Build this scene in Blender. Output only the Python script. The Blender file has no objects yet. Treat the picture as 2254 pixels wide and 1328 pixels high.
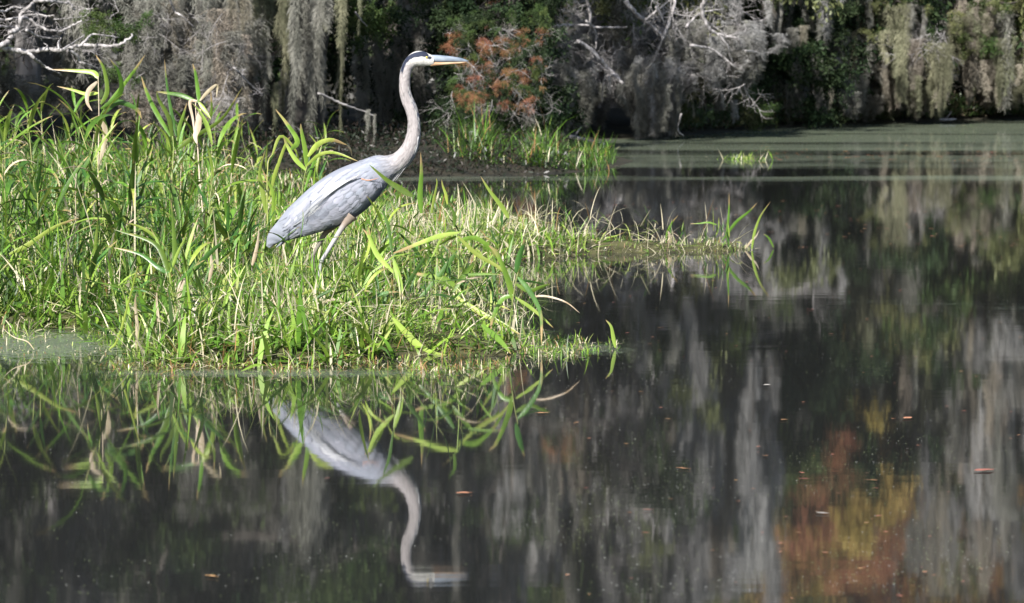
import bpy, math, random
import numpy as np
from mathutils import Vector, Matrix, Euler
from mathutils.bvhtree import BVHTree

random.seed(11)
rng = np.random.default_rng(7)
S = bpy.context.scene
col = S.collection
PI = math.pi

# ------------------------------------------------------------------ camera
F = 6675.0                      # focal length in pixels of the 2254 px wide photograph
H = 1.36                        # camera height above the water
PITCH = math.atan(564 / F)
cam_d = bpy.data.cameras.new('camera')
cam = bpy.data.objects.new('camera', cam_d)
col.objects.link(cam)
cam.location = (0, 0, H)
cam.rotation_euler = (PI / 2 - PITCH, 0, 0)
cam_d.sensor_width = 36
cam_d.lens = 36 * F / 2254
cam_d.clip_start = 0.1
cam_d.clip_end = 2000
cam_d.dof.use_dof = True
cam_d.dof.focus_distance = 15.0
cam_d.dof.aperture_fstop = 8.0
S.camera = cam

# ------------------------------------------------------------------ light
SUN_EL, SUN_AZ = math.radians(38), math.radians(25)     # azimuth: to the left of straight behind the camera
to_sun = Vector((-math.sin(SUN_AZ) * math.cos(SUN_EL), -math.cos(SUN_AZ) * math.cos(SUN_EL), math.sin(SUN_EL)))
sun_d = bpy.data.lights.new('sun', 'SUN')
sun_d.energy = 5.0
sun_d.angle = math.radians(0.53)
sun_d.color = (1.0, 0.97, 0.925)
sun = bpy.data.objects.new('sun', sun_d)
col.objects.link(sun)
sun.rotation_euler = to_sun.to_track_quat('Z', 'Y').to_euler()
W = bpy.data.worlds.new('World')
S.world = W
W.use_nodes = True
nt = W.node_tree
bg = nt.nodes['Background']
sky = nt.nodes.new('ShaderNodeTexSky')
sky.sky_type = 'NISHITA'
sky.sun_disc = False
sky.sun_elevation = SUN_EL
sky.sun_rotation = math.atan2(to_sun.x, to_sun.y)
nt.links.new(sky.outputs[0], bg.inputs[0])
bg.inputs[1].default_value = 0.075
S.view_settings.view_transform = 'Standard'
S.view_settings.look = 'None'
S.view_settings.gamma = 1
S.view_settings.use_curve_mapping = False
S.view_settings.exposure = 1.05
S.render.engine = 'CYCLES'

# ------------------------------------------------------------------ pixel -> place helpers
cp, sp = math.cos(PITCH), math.sin(PITCH)
def ray(px, py):
    u, v = (px - 1127) / F, -(py - 664) / F
    return Vector((u, cp + v * sp, -sp + v * cp))
def at(px, py, Y):              # the point at depth Y seen at a pixel
    r = ray(px, py)
    return Vector((0, 0, H)) + r * (Y / r.y)
def ground(px, py, z=0.0):
    r = ray(px, py)
    return Vector((0, 0, H)) + r * ((z - H) / r.z)
def px_of(X, Y):
    return 1127 + X * F / Y

# ------------------------------------------------------------------ bookkeeping
def tag(o, label=None, cat=None, group=None, kind=None):
    if label: o['label'] = label
    if cat: o['category'] = cat
    if group: o['group'] = group
    if kind: o['kind'] = kind
    return o
def link(name, me, parent=None, loc=None, rot=None, sc=None):
    o = bpy.data.objects.new(name, me)
    col.objects.link(o)
    if parent is not None: o.parent = parent
    if loc is not None: o.location = loc
    if rot is not None: o.rotation_euler = rot
    if sc is not None: o.scale = (sc, sc, sc) if isinstance(sc, (int, float)) else sc
    return o
def empty(name, loc):
    o = bpy.data.objects.new(name, None)
    o.empty_display_size = 0.1
    col.objects.link(o)
    o.location = loc
    return o
def copy_tree(o, parent=None):
    c = o.copy(); col.objects.link(c)
    if parent is not None: c.parent = parent
    for ch in o.children: copy_tree(ch, c)
    return c

def np_mesh(name, V, Q, mat, colr=None, smooth=True):
    """mesh from numpy verts (n,3) and quads (m,4)"""
    me = bpy.data.meshes.new(name)
    V = np.ascontiguousarray(V, dtype=np.float32); Q = np.ascontiguousarray(Q, dtype=np.int32)
    k = Q.shape[1]
    me.vertices.add(len(V)); me.vertices.foreach_set('co', V.ravel())
    me.loops.add(Q.size); me.loops.foreach_set('vertex_index', Q.ravel())
    me.polygons.add(len(Q))
    me.polygons.foreach_set('loop_start', np.arange(0, Q.size, k, dtype=np.int32))
    me.polygons.foreach_set('loop_total', np.full(len(Q), k, dtype=np.int32))
    if smooth: me.polygons.foreach_set('use_smooth', np.ones(len(Q), dtype=bool))
    me.update(calc_edges=True)
    if colr is not None:
        a = me.color_attributes.new('tint', 'FLOAT_COLOR', 'POINT')
        c = np.ones((len(V), 4), dtype=np.float32); c[:, :3] = colr
        a.data.foreach_set('color', c.ravel())
    if mat: me.materials.append(mat)
    return me

def ribbons(P, Wd, side, fold=0.0):
    """P (n,k,3) centre lines, Wd (n,k) half widths, side (n,3) -> verts, quads"""
    n, k, _ = P.shape
    L = P - side[:, None, :] * Wd[:, :, None]
    R = P + side[:, None, :] * Wd[:, :, None]
    V = np.stack([L, R], axis=2).reshape(-1, 3)
    base = (np.arange(n) * k * 2)[:, None] + (np.arange(k - 1) * 2)[None, :]
    Q = np.stack([base, base + 1, base + 3, base + 2], axis=-1).reshape(-1, 4)
    return V, Q

class MB:
    def __init__(s): s.v = []; s.f = []
    def tube(s, pts, radii, n=6, cap=True):
        pts = [Vector(p) for p in pts]
        b0 = len(s.v)
        ref = Vector((0.13, 0.9, 0.31))
        for i, p in enumerate(pts):
            d = (pts[min(i + 1, len(pts) - 1)] - pts[max(i - 1, 0)]).normalized()
            a = d.cross(ref)
            if a.length < 1e-3: a = d.cross(Vector((1, 0, 0)))
            a.normalize(); b = d.cross(a)
            for j in range(n):
                t = 2 * PI * j / n
                s.v.append(p + (a * math.cos(t) + b * math.sin(t)) * radii[i])
        for i in range(len(pts) - 1):
            for j in range(n):
                q = b0 + i * n; j2 = (j + 1) % n
                s.f.append((q + j, q + j2, q + n + j2, q + n + j))
        if cap:
            s.f.append(tuple(b0 + j for j in range(n))[::-1])
            e = b0 + (len(pts) - 1) * n
            s.f.append(tuple(e + j for j in range(n)))
        return s
    def mesh(s, name, mat, smooth=True):
        me = bpy.data.meshes.new(name)
        me.from_pydata([tuple(v) for v in s.v], [], s.f)
        if smooth: me.polygons.foreach_set('use_smooth', [True] * len(me.polygons))
        me.materials.append(mat)
        return me
    def build(s, name, mat, parent=None):
        return link(name, s.mesh(name, mat), parent)

def catmull(pts, n):
    """pts (m,d) array resampled to n"""
    pts = np.asarray(pts, float)
    m = len(pts)
    P = np.vstack([2 * pts[0] - pts[1], pts, 2 * pts[-1] - pts[-2]])
    t = np.linspace(0, m - 1 - 1e-6, n); i = t.astype(int); u = (t - i)[:, None]
    p0, p1, p2, p3 = P[i], P[i + 1], P[i + 2], P[i + 3]
    return 0.5 * ((2 * p1) + (-p0 + p2) * u + (2 * p0 - 5 * p1 + 4 * p2 - p3) * u * u + (-p0 + 3 * p1 - 3 * p2 + p3) * u ** 3)

# ------------------------------------------------------------------ materials
def new_mat(name):
    m = bpy.data.materials.new(name); m.use_nodes = True
    return m, m.node_tree, m.node_tree.nodes['Principled BSDF']
def N(t, kind, **kw):
    n = t.nodes.new(kind)
    for k, v in kw.items(): setattr(n, k, v)
    return n
def noise_mat(name, c1, c2, scale=20, rough=0.8, stretch=(1, 1, 1), bump=0.0, coord='Object', spec=0.3, transl=0.0, vary=0.0, bscale=None):
    m, t, b = new_mat(name)
    tc = N(t, 'ShaderNodeTexCoord'); mp = N(t, 'ShaderNodeMapping'); mp.inputs['Scale'].default_value = stretch
    t.links.new(tc.outputs[coord], mp.inputs[0])
    nz = N(t, 'ShaderNodeTexNoise'); nz.inputs['Scale'].default_value = scale; nz.inputs['Detail'].default_value = 5
    t.links.new(mp.outputs[0], nz.inputs[0])
    cr = N(t, 'ShaderNodeValToRGB'); cr.color_ramp.elements[0].color = (*c1, 1); cr.color_ramp.elements[1].color = (*c2, 1)
    cr.color_ramp.elements[0].position = 0.35; cr.color_ramp.elements[1].position = 0.65
    t.links.new(nz.outputs[0], cr.inputs[0])
    out = cr.outputs[0]
    if vary:
        oi = N(t, 'ShaderNodeObjectInfo'); hs = N(t, 'ShaderNodeHueSaturation')
        mr = N(t, 'ShaderNodeMapRange'); mr.inputs[3].default_value = 1 - vary; mr.inputs[4].default_value = 1 + vary
        t.links.new(oi.outputs['Random'], mr.inputs[0]); t.links.new(mr.outputs[0], hs.inputs['Value'])
        mh = N(t, 'ShaderNodeMapRange'); mh.inputs[3].default_value = 0.5 - vary * 0.06; mh.inputs[4].default_value = 0.5 + vary * 0.05
        ml = N(t, 'ShaderNodeMath', operation='FRACT'); mm = N(t, 'ShaderNodeMath', operation='MULTIPLY'); mm.inputs[1].default_value = 7.31
        t.links.new(oi.outputs['Random'], mm.inputs[0]); t.links.new(mm.outputs[0], ml.inputs[0]); t.links.new(ml.outputs[0], mh.inputs[0])
        t.links.new(mh.outputs[0], hs.inputs['Hue'])
        t.links.new(out, hs.inputs['Color']); out = hs.outputs[0]
    t.links.new(out, b.inputs['Base Color'])
    b.inputs['Roughness'].default_value = rough
    b.inputs['Specular IOR Level'].default_value = spec
    if bump:
        bp = N(t, 'ShaderNodeBump'); bp.inputs['Strength'].default_value = bump; bp.inputs['Distance'].default_value = 0.02
        src = nz
        if bscale:
            src = N(t, 'ShaderNodeTexNoise'); src.inputs['Scale'].default_value = bscale; src.inputs['Detail'].default_value = 4
            t.links.new(mp.outputs[0], src.inputs[0])
        t.links.new(src.outputs[0], bp.inputs['Height']); t.links.new(bp.outputs[0], b.inputs['Normal'])
    if transl:
        tr = N(t, 'ShaderNodeBsdfTranslucent'); mx = N(t, 'ShaderNodeMixShader'); mx.inputs[0].default_value = transl
        t.links.new(out, tr.inputs[0]); t.links.new(b.outputs[0], mx.inputs[1]); t.links.new(tr.outputs[0], mx.inputs[2])
        t.links.new(mx.outputs[0], t.nodes['Material Output'].inputs[0])
    return m
def tint_mat(name, rough=0.5, spec=0.4, transl=0.25, bump=None, mul=1.0):
    m, t, b = new_mat(name)
    a = N(t, 'ShaderNodeAttribute'); a.attribute_name = 'tint'
    tc = N(t, 'ShaderNodeTexCoord'); nz = N(t, 'ShaderNodeTexNoise'); nz.inputs['Scale'].default_value = 9
    t.links.new(tc.outputs['Object'], nz.inputs[0])
    mr = N(t, 'ShaderNodeMapRange'); mr.inputs[3].default_value = 0.72 * mul; mr.inputs[4].default_value = 1.28 * mul
    t.links.new(nz.outputs[0], mr.inputs[0])
    mx = N(t, 'ShaderNodeVectorMath', operation='SCALE'); t.links.new(a.outputs['Color'], mx.inputs[0]); t.links.new(mr.outputs[0], mx.inputs['Scale'])
    t.links.new(mx.outputs[0], b.inputs['Base Color'])
    b.inputs['Roughness'].default_value = rough; b.inputs['Specular IOR Level'].default_value = spec
    if transl:
        tr = N(t, 'ShaderNodeBsdfTranslucent'); ms = N(t, 'ShaderNodeMixShader'); ms.inputs[0].default_value = transl
        t.links.new(mx.outputs[0], tr.inputs[0]); t.links.new(b.outputs[0], ms.inputs[1]); t.links.new(tr.outputs[0], ms.inputs[2])
        t.links.new(ms.outputs[0], t.nodes['Material Output'].inputs[0])
    return m

M = {}
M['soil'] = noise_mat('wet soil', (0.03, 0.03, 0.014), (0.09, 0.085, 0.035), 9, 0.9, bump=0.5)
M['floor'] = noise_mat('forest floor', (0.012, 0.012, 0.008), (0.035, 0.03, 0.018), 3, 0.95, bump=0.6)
M['grass'] = tint_mat('marsh grass', 0.42, 0.45, 0.28)
M['leaf_green'] = noise_mat('reed leaf green', (0.085, 0.17, 0.018), (0.15, 0.26, 0.035), 14, 0.38, (1, 1, 0.3), spec=0.5, transl=0.28, vary=0.35)
M['leaf_lime'] = noise_mat('reed leaf yellow green', (0.22, 0.32, 0.045), (0.34, 0.42, 0.09), 14, 0.38, (1, 1, 0.3), spec=0.5, transl=0.28, vary=0.25)
M['leaf_dark'] = noise_mat('reed leaf deep green', (0.04, 0.10, 0.018), (0.075, 0.16, 0.03), 14, 0.36, (1, 1, 0.3), spec=0.5, transl=0.22, vary=0.3)
M['leaf_dry'] = noise_mat('reed leaf dry', (0.36, 0.28, 0.17), (0.60, 0.51, 0.38), 22, 0.6, (1, 1, 0.3), spec=0.3, transl=0.2, vary=0.25)
M['stem'] = noise_mat('reed stem', (0.12, 0.20, 0.035), (0.30, 0.30, 0.12), 9, 0.5, vary=0.3)
M['stem_dry'] = noise_mat('reed stem dry', (0.36, 0.29, 0.19), (0.58, 0.50, 0.38), 16, 0.6, vary=0.25)
M['moss'] = noise_mat('spanish moss', (0.125, 0.125, 0.105), (0.26, 0.255, 0.225), 3, 0.9, spec=0.1, transl=0.12, vary=0.35)
M['moss_tan'] = noise_mat('spanish moss tan', (0.17, 0.155, 0.12), (0.31, 0.275, 0.225), 3, 0.9, spec=0.1, transl=0.12, vary=0.3)
M['moss_silver'] = noise_mat('spanish moss silver', (0.19, 0.19, 0.185), (0.38, 0.375, 0.365), 3, 0.9, spec=0.1, transl=0.12, vary=0.35)
M['moss_olive'] = noise_mat('spanish moss olive', (0.12, 0.125, 0.078), (0.23, 0.23, 0.15), 3, 0.9, spec=0.1, transl=0.12, vary=0.3)
M['bark'] = noise_mat('dark bark', (0.05, 0.043, 0.038), (0.13, 0.115, 0.10), 9, 0.9, (1, 1, 0.25), bump=0.7)
M['bark_pale'] = noise_mat('pale lichen bark', (0.12, 0.112, 0.108), (0.50, 0.47, 0.465), 26, 0.8, (1, 1, 0.5), bump=0.5, vary=0.15)
M['bark_grey'] = noise_mat('grey cypress bark', (0.16, 0.15, 0.145), (0.36, 0.34, 0.33), 8, 0.85, (1, 1, 0.15), bump=0.6)
M['fol_dark'] = noise_mat('dark evergreen leaves', (0.014, 0.027, 0.012), (0.034, 0.055, 0.022), 6, 0.6, spec=0.15, transl=0.2, vary=0.4)
M['fol_green'] = noise_mat('green leaves', (0.035, 0.062, 0.018), (0.08, 0.115, 0.034), 6, 0.55, spec=0.2, transl=0.25, vary=0.4)
M['fol_olive'] = noise_mat('olive leaves', (0.085, 0.098, 0.038), (0.155, 0.165, 0.066), 6, 0.5, spec=0.3, transl=0.25, vary=0.35)
M['fol_rust'] = noise_mat('rust cypress needles', (0.21, 0.085, 0.042), (0.44, 0.23, 0.13), 6, 0.7, spec=0.15, transl=0.25, vary=0.3)
M['fol_gold'] = noise_mat('gold leaves', (0.24, 0.17, 0.05), (0.40, 0.29, 0.10), 6, 0.6, spec=0.2, transl=0.3, vary=0.3)
M['fleaf'] = noise_mat('floating leaf', (0.20, 0.085, 0.045), (0.40, 0.20, 0.11), 30, 0.6, vary=0.5)
M['fleaf_pale'] = noise_mat('floating pale leaf', (0.5, 0.45, 0.38), (0.7, 0.66, 0.6), 30, 0.5)
M['duck'] = tint_mat('duckweed specks', 0.6, 0.3, 0.0)

def brown_tips(m):
    t = m.node_tree; b = t.nodes['Principled BSDF']; src = b.inputs['Base Color'].links[0].from_socket
    at_ = N(t, 'ShaderNodeAttribute'); at_.attribute_name = 'along'
    tc = N(t, 'ShaderNodeTexCoord'); nz = N(t, 'ShaderNodeTexNoise'); nz.inputs['Scale'].default_value = 11; nz.inputs['Detail'].default_value = 4; t.links.new(tc.outputs['Object'], nz.inputs[0])
    oi = N(t, 'ShaderNodeObjectInfo')
    a = N(t, 'ShaderNodeMath', operation='MULTIPLY_ADD'); a.inputs[1].default_value = 0.9; t.links.new(nz.outputs[0], a.inputs[0]); t.links.new(at_.outputs['Fac'], a.inputs[2])
    c = N(t, 'ShaderNodeMath', operation='MULTIPLY_ADD'); c.inputs[1].default_value = 0.22; t.links.new(oi.outputs['Random'], c.inputs[0]); t.links.new(a.outputs[0], c.inputs[2])
    r = N(t, 'ShaderNodeMapRange'); r.inputs[1].default_value = 1.28; r.inputs[2].default_value = 1.48; t.links.new(c.outputs[0], r.inputs[0])
    mx = N(t, 'ShaderNodeMixRGB'); mx.inputs[2].default_value = (0.36, 0.26, 0.12, 1)
    t.links.new(r.outputs[0], mx.inputs[0]); t.links.new(src, mx.inputs[1])
    for l in [l for l in t.links if l.from_socket == src and l.to_node != mx]: 
        to = l.to_socket; t.links.remove(l); t.links.new(mx.outputs[0], to)
    w = N(t, 'ShaderNodeTexNoise'); w.inputs['Scale'].default_value = 40; mp = N(t, 'ShaderNodeMapping'); mp.inputs['Scale'].default_value = (1, 8, .3)
    t.links.new(tc.outputs['Object'], mp.inputs[0]); t.links.new(mp.outputs[0], w.inputs[0])
    bp = N(t, 'ShaderNodeBump'); bp.inputs['Strength'].default_value = .4; bp.inputs['Distance'].default_value = .003; t.links.new(w.outputs[0], bp.inputs['Height']); t.links.new(bp.outputs[0], b.inputs['Normal'])
for _k in ('leaf_green', 'leaf_lime', 'leaf_dark'): brown_tips(M[_k])

# water: a still reflecting sheet, with duckweed film growing over part of it
def water_mat():
    m, t, b = new_mat('pond water')
    L = t.links.new
    geo = N(t, 'ShaderNodeNewGeometry')
    sep = N(t, 'ShaderNodeSeparateXYZ'); L(geo.outputs['Position'], sep.inputs[0])
    b.inputs['Base Color'].default_value = (0.019, 0.0195, 0.019, 1)
    b.inputs['Roughness'].default_value = 0.029
    b.inputs['IOR'].default_value = 2.0
    b.inputs['Specular IOR Level'].default_value = 0.5
    # ripples
    def nz(scale, st, det=2):
        mp = N(t, 'ShaderNodeMapping'); mp.inputs['Scale'].default_value = st
        L(geo.outputs['Position'], mp.inputs[0])
        n = N(t, 'ShaderNodeTexNoise'); n.inputs['Scale'].default_value = scale; n.inputs['Detail'].default_value = det
        L(mp.outputs[0], n.inputs[0]); return n
    r1 = nz(1.0, (1.3, 4.2, 1)); r2 = nz(1.0, (5, 30, 1))
    ad = N(t, 'ShaderNodeMath', operation='MULTIPLY_ADD'); L(r2.outputs[0], ad.inputs[0]); ad.inputs[1].default_value = 0.16; L(r1.outputs[0], ad.inputs[2])
    patch = nz(1.0, (0.25, 0.5, 1))
    pr = N(t, 'ShaderNodeMapRange'); pr.inputs[1].default_value = 0.4; pr.inputs[2].default_value = 0.65; pr.inputs[3].default_value = 0.35; pr.inputs[4].default_value = 1.0
    L(patch.outputs[0], pr.inputs[0])
    bp = N(t, 'ShaderNodeBump'); bp.inputs['Distance'].default_value = 0.00034
    L(pr.outputs[0], bp.inputs['Strength']); L(ad.outputs[0], bp.inputs['Height']); L(bp.outputs[0], b.inputs['Normal'])
    # duckweed film: bands far out, and sheltered patches next to the bank
    film = N(t, 'ShaderNodeBsdfPrincipled')
    fn = nz(1.0, (3, 3, 1), 4)
    cr = N(t, 'ShaderNodeValToRGB'); cr.color_ramp.elements[0].color = (0.10, 0.125, 0.085, 1); cr.color_ramp.elements[1].color = (0.20, 0.23, 0.15, 1)
    L(fn.outputs[0], cr.inputs[0]); L(cr.outputs[0], film.inputs['Base Color']); film.inputs['Roughness'].default_value = 0.55
    band = nz(1.0, (0.075, 0.5, 1), 6); band.inputs['Distortion'].default_value = 0.5
    fine = nz(1.0, (1.3, 9, 1), 5)
    yr = N(t, 'ShaderNodeMapRange'); yr.inputs[1].default_value = 20; yr.inputs[2].default_value = 44; yr.inputs[3].default_value = -0.22; yr.inputs[4].default_value = 0.16
    L(sep.outputs[1], yr.inputs[0])
    s1 = N(t, 'ShaderNodeMath', operation='ADD'); L(band.outputs[0], s1.inputs[0]); L(yr.outputs[0], s1.inputs[1])
    s2 = N(t, 'ShaderNodeMath', operation='MULTIPLY_ADD'); L(fine.outputs[0], s2.inputs[0]); s2.inputs[1].default_value = 0.34; L(s1.outputs[0], s2.inputs[2])
    fine2 = nz(1.0, (16, 34, 1), 5)
    s3 = N(t, 'ShaderNodeMath', operation='MULTIPLY_ADD'); L(fine2.outputs[0], s3.inputs[0]); s3.inputs[1].default_value = 0.3; L(s2.outputs[0], s3.inputs[2])
    mk = N(t, 'ShaderNodeMapRange'); mk.inputs[1].default_value = 0.80; mk.inputs[2].default_value = 0.99; mk.inputs[4].default_value = 0.42
    L(s3.outputs[0], mk.inputs[0])
    # sheltered patches (ellipses in the ground plane)
    prev = mk.outputs[0]
    for (cx, cy, rx, ry, amt) in FILM:
        mp = N(t, 'ShaderNodeMapping'); mp.vector_type = 'TEXTURE'
        mp.inputs['Location'].default_value = (cx, cy, 0); mp.inputs['Scale'].default_value = (rx, ry, 1)
        L(geo.outputs['Position'], mp.inputs[0])
        ln = N(t, 'ShaderNodeVectorMath', operation='LENGTH'); L(mp.outputs[0], ln.inputs[0])
        wob = N(t, 'ShaderNodeMath', operation='MULTIPLY_ADD'); L(fine2.outputs[0], wob.inputs[0]); wob.inputs[1].default_value = 2.4; L(ln.outputs['Value'], wob.inputs[2])
        e = N(t, 'ShaderNodeMapRange'); e.inputs[1].default_value = 1.75; e.inputs[2].default_value = 2.15; e.inputs[3].default_value = amt; e.inputs[4].default_value = 0
        L(wob.outputs[0], e.inputs[0])
        mxm = N(t, 'ShaderNodeMath', operation='MAXIMUM'); L(prev, mxm.inputs[0]); L(e.outputs[0], mxm.inputs[1]); prev = mxm.outputs[0]
    mx = N(t, 'ShaderNodeMixShader'); L(prev, mx.inputs[0]); L(b.outputs[0], mx.inputs[1]); L(film.outputs[0], mx.inputs[2])
    L(mx.outputs[0], t.nodes['Material Output'].inputs[0])
    return m
FILM = []
for (px, py, wpx, hpx, amt) in [(90, 762, 230, 40, 0.6), (1270, 768, 130, 16, 0.3), (600, 822, 420, 10, 0.35)]:
    c = ground(px, py); a = ground(px, py - hpx); b_ = ground(px, py + hpx)
    FILM.append((c.x, (a.y + b_.y) / 2, wpx * c.y / F, (a.y - b_.y) / 2, amt))
M['water'] = water_mat()

# ------------------------------------------------------------------ ground and water
def sdist(poly, X, Y):
    """signed distance (positive inside) of points to polygon"""
    P = np.array(poly); Q = np.roll(P, -1, 0)
    x = X.ravel(); y = Y.ravel()
    d2 = np.full(x.shape, 1e18); inside = np.zeros(x.shape, bool)
    for (ax, ay), (bx, by) in zip(P, Q):
        ex, ey = bx - ax, by - ay
        tt = np.clip(((x - ax) * ex + (y - ay) * ey) / (ex * ex + ey * ey + 1e-12), 0, 1)
        d2 = np.minimum(d2, (x - ax - tt * ex) ** 2 + (y - ay - tt * ey) ** 2)
        c = ((ay > y) != (by > y)) & (x < (bx - ax) * (y - ay) / ((by - ay) if by != ay else 1e-12) + ax)
        inside ^= c
    d = np.sqrt(d2)
    return np.where(inside, d, -d).reshape(X.shape)
def wave(X, Y, s, seed=0):
    return (np.sin(X * 1.7 * s + seed) * np.cos(Y * 1.3 * s + 2 * seed) + 0.5 * np.sin(X * 3.9 * s + Y * 2.1 * s + 3 * seed) + 0.3 * np.sin(Y * 7.3 * s - X * 5.1 * s + seed))

bank_px = [(-1500, 690), (-300, 722), (0, 724), (130, 727), (235, 738), (262, 770), (300, 795), (400, 808), (520, 812), (640, 812), (760, 803), (880, 792), (1000, 786),
           (1130, 780), (1165, 765), (1150, 735), (1090, 722), (985, 712), (930, 680), (945, 632), (1050, 602), (1150, 578), (1240, 568), (1330, 560), (1450, 558), (1560, 555), (1650, 551),
           (1668, 545), (1560, 542), (1440, 548), (1330, 543), (1240, 530), (1160, 503), (1050, 470), (950, 450), (860, 430), (760, 415), (650, 405), (500, 398), (-1500, 392)]
BANK = [tuple(ground(*p).xy) for p in bank_px]
def bank_h(X, Y):
    sd = sdist(BANK, X, Y) + 0.05 * wave(X, Y, 3.1, 1.3) + 0.035 * wave(X, Y, 11.0, 0.7)
    return np.clip(sd * 0.35 - 0.02, -0.45, 0.07) + np.where(sd > 0.3, 0.012 * wave(X, Y, 2.3, 0.4), 0), sd
xs = np.arange(-11, 3.2, 0.08); ys = np.arange(11.5, 33, 0.09)
GX, GY = np.meshgrid(xs, ys)
GZ, _ = bank_h(GX, GY)
def grid_mesh(name, GX, GY, GZ, mat):
    ny, nx = GX.shape
    V = np.stack([GX, GY, GZ], -1).reshape(-1, 3)
    i = (np.arange(ny - 1) * nx)[:, None] + np.arange(nx - 1)[None, :]
    Q = np.stack([i, i + 1, i + nx + 1, i + nx], -1).reshape(-1, 4)
    return np_mesh(name, V, Q, mat)
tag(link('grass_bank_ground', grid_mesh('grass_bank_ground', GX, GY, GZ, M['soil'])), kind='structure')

far_px = [(-6000, 400), (300, 400), (860, 392), (1000, 388), (1200, 384), (1340, 374), (1395, 355), (1330, 335), (1235, 320), (1300, 309), (1450, 302), (1600, 290), (1700, 283), (1850, 275), (2000, 270), (2150, 264), (2600, 259), (6000, 255)]
FAR = [tuple(ground(*p).xy) for p in far_px[:-3] + [(2150, 264), (2420, 261), (2420, 253), (2128, 254), (2135, 240), (2500, 236), (6000, 236)]]
FAR = FAR + [(170, 260), (-170, 260)]
xs = np.concatenate([np.arange(-120, -16, 4), np.arange(-16, 18, 0.4), np.arange(18, 125, 4)])
ys = np.concatenate([np.arange(27, 70, 0.4), np.arange(70, 240, 5)])
GX, GY = np.meshgrid(xs, ys)
sd = sdist(FAR, GX, GY)
GZ = np.clip(sd * 0.12, -0.6, 0.22) + np.clip(sd - 12, 0, 200) * 0.03 + np.clip(sd - 22, 0, 70) * 0.6 + np.where(sd > 0.5, 0.05 * wave(GX, GY, 0.9, 2.2), 0)
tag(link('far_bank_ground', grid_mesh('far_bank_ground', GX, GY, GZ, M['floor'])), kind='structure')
bed = MB(); bed.v = [Vector(p) for p in ((-600, -400, -0.9), (600, -400, -0.9), (600, 900, -0.9), (-600, 900, -0.9))]; bed.f = [(0, 1, 2, 3)]
tag(bed.build('lake_bed', M['soil']), kind='structure')
wat = MB(); wat.v = [Vector(p) for p in ((-600, -400, 0), (600, -400, 0), (600, 900, 0), (-600, 900, 0))]; wat.f = [(0, 1, 2, 3)]
tag(wat.build('water', M['water']), kind='structure')

# ------------------------------------------------------------------ plant part meshes shared by many copies
def unit(v): return v / (np.linalg.norm(v, axis=-1, keepdims=True) + 1e-9)

def moss_mesh(name, mat, R, n_lobes, wisps, seed):
    """one hanging beard of moss, 1 m long, hanging from the origin: many curling threads in ragged tapering lobes"""
    g = np.random.default_rng(seed)
    lob_x = g.normal(0, R * 0.55, n_lobes); lob_y = g.normal(0, R * 0.45, n_lobes)
    lob_len = g.uniform(0.45, 1.0, n_lobes); lob_len[0] = 1.0
    li = g.integers(0, n_lobes, wisps)
    t = g.uniform(0, 1, wisps) ** 0.85
    z0 = -t * lob_len[li] * 0.93
    rad = R * 0.42 * (1 - t) ** 0.6 * (0.6 + 0.4 * np.sin(t * 17 + li)) + R * 0.07
    a = g.uniform(0, 2 * PI, wisps); rr = rad * np.sqrt(g.uniform(0, 1, wisps))
    sway = 0.05 * np.sin(t * 5 + li * 2.1)
    P0 = np.stack([lob_x[li] * (1 - 0.25 * t) + rr * np.cos(a) + sway, lob_y[li] + rr * np.sin(a), z0], -1)
    k = 5
    ln = g.uniform(0.04, 0.12, wisps)
    P = np.zeros((wisps, k, 3)); P[:, 0] = P0
    d = np.stack([g.normal(0, 1.1, wisps), g.normal(0, 1.1, wisps), -0.35 * np.ones(wisps)], -1)
    for i in range(1, k):
        d = d + np.stack([g.normal(0, 0.6, wisps), g.normal(0, 0.6, wisps), -0.25 * np.ones(wisps)], -1)
        P[:, i] = P[:, i - 1] + unit(d) * (ln / (k - 1))[:, None]
    P[:, :, 2] = np.maximum(P[:, :, 2], -1.04)
    wd = np.linspace(1, 0.3, k)[None, :] * g.uniform(0.0026, 0.0056, wisps)[:, None]
    side = unit(np.stack([g.normal(0, 1, wisps), g.normal(0, 0.5, wisps), g.normal(0, 0.3, wisps)], -1))
    V, Q = ribbons(P, wd, side)
    return np_mesh(name, V, Q, mat)
MOSS = {}
for mk in ('moss', 'moss_tan', 'moss_olive', 'moss_silver'):
    MOSS[mk] = [moss_mesh('moss_beard', M[mk], R, nl, wi, 10 + j) for j, (R, nl, wi) in enumerate([(0.10, 2, 1300), (0.17, 4, 2200), (0.26, 7, 3200), (0.20, 3, 2000)])]

def leaf_cluster(name, mat, n, lsize, R, seed, narrow=0.35, droop=0.0, flat=0.75):
    """a spray of n leaves of real size spread around a few twig lines inside radius R"""
    g = np.random.default_rng(seed)
    nt_ = 9
    td = unit(g.normal(0, 1, (nt_, 3)) * np.array([1, 1, flat]))
    ti = g.integers(0, nt_, n); s = g.uniform(0.15, 1, n) ** 0.8
    P0 = td[ti] * (s * R)[:, None] + g.normal(0, R * 0.13, (n, 3))
    P0[:, 2] -= droop * (s ** 2) * R
    d = unit(td[ti] * 0.6 + g.normal(0, 0.7, (n, 3)) + np.array([0, 0, -0.25 - droop]))
    ln = lsize * g.uniform(0.6, 1.3, n)
    side = unit(np.cross(d, g.normal(0, 1, (n, 3))))
    k = 4
    u = np.linspace(0, 1, k)
    bend = unit(np.cross(side, d))
    P = P0[:, None, :] + d[:, None, :] * (ln[:, None] * u[None, :])[:, :, None] + bend[:, None, :] * (ln[:, None] * 0.2 * (u ** 2)[None, :])[:, :, None]
    wd = (np.array([0.15, 1, 0.8, 0.05]) * 0.5 * narrow)[None, :] * ln[:, None]
    V, Q = ribbons(P, wd, side)
    return np_mesh(name, V, Q, mat)
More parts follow.
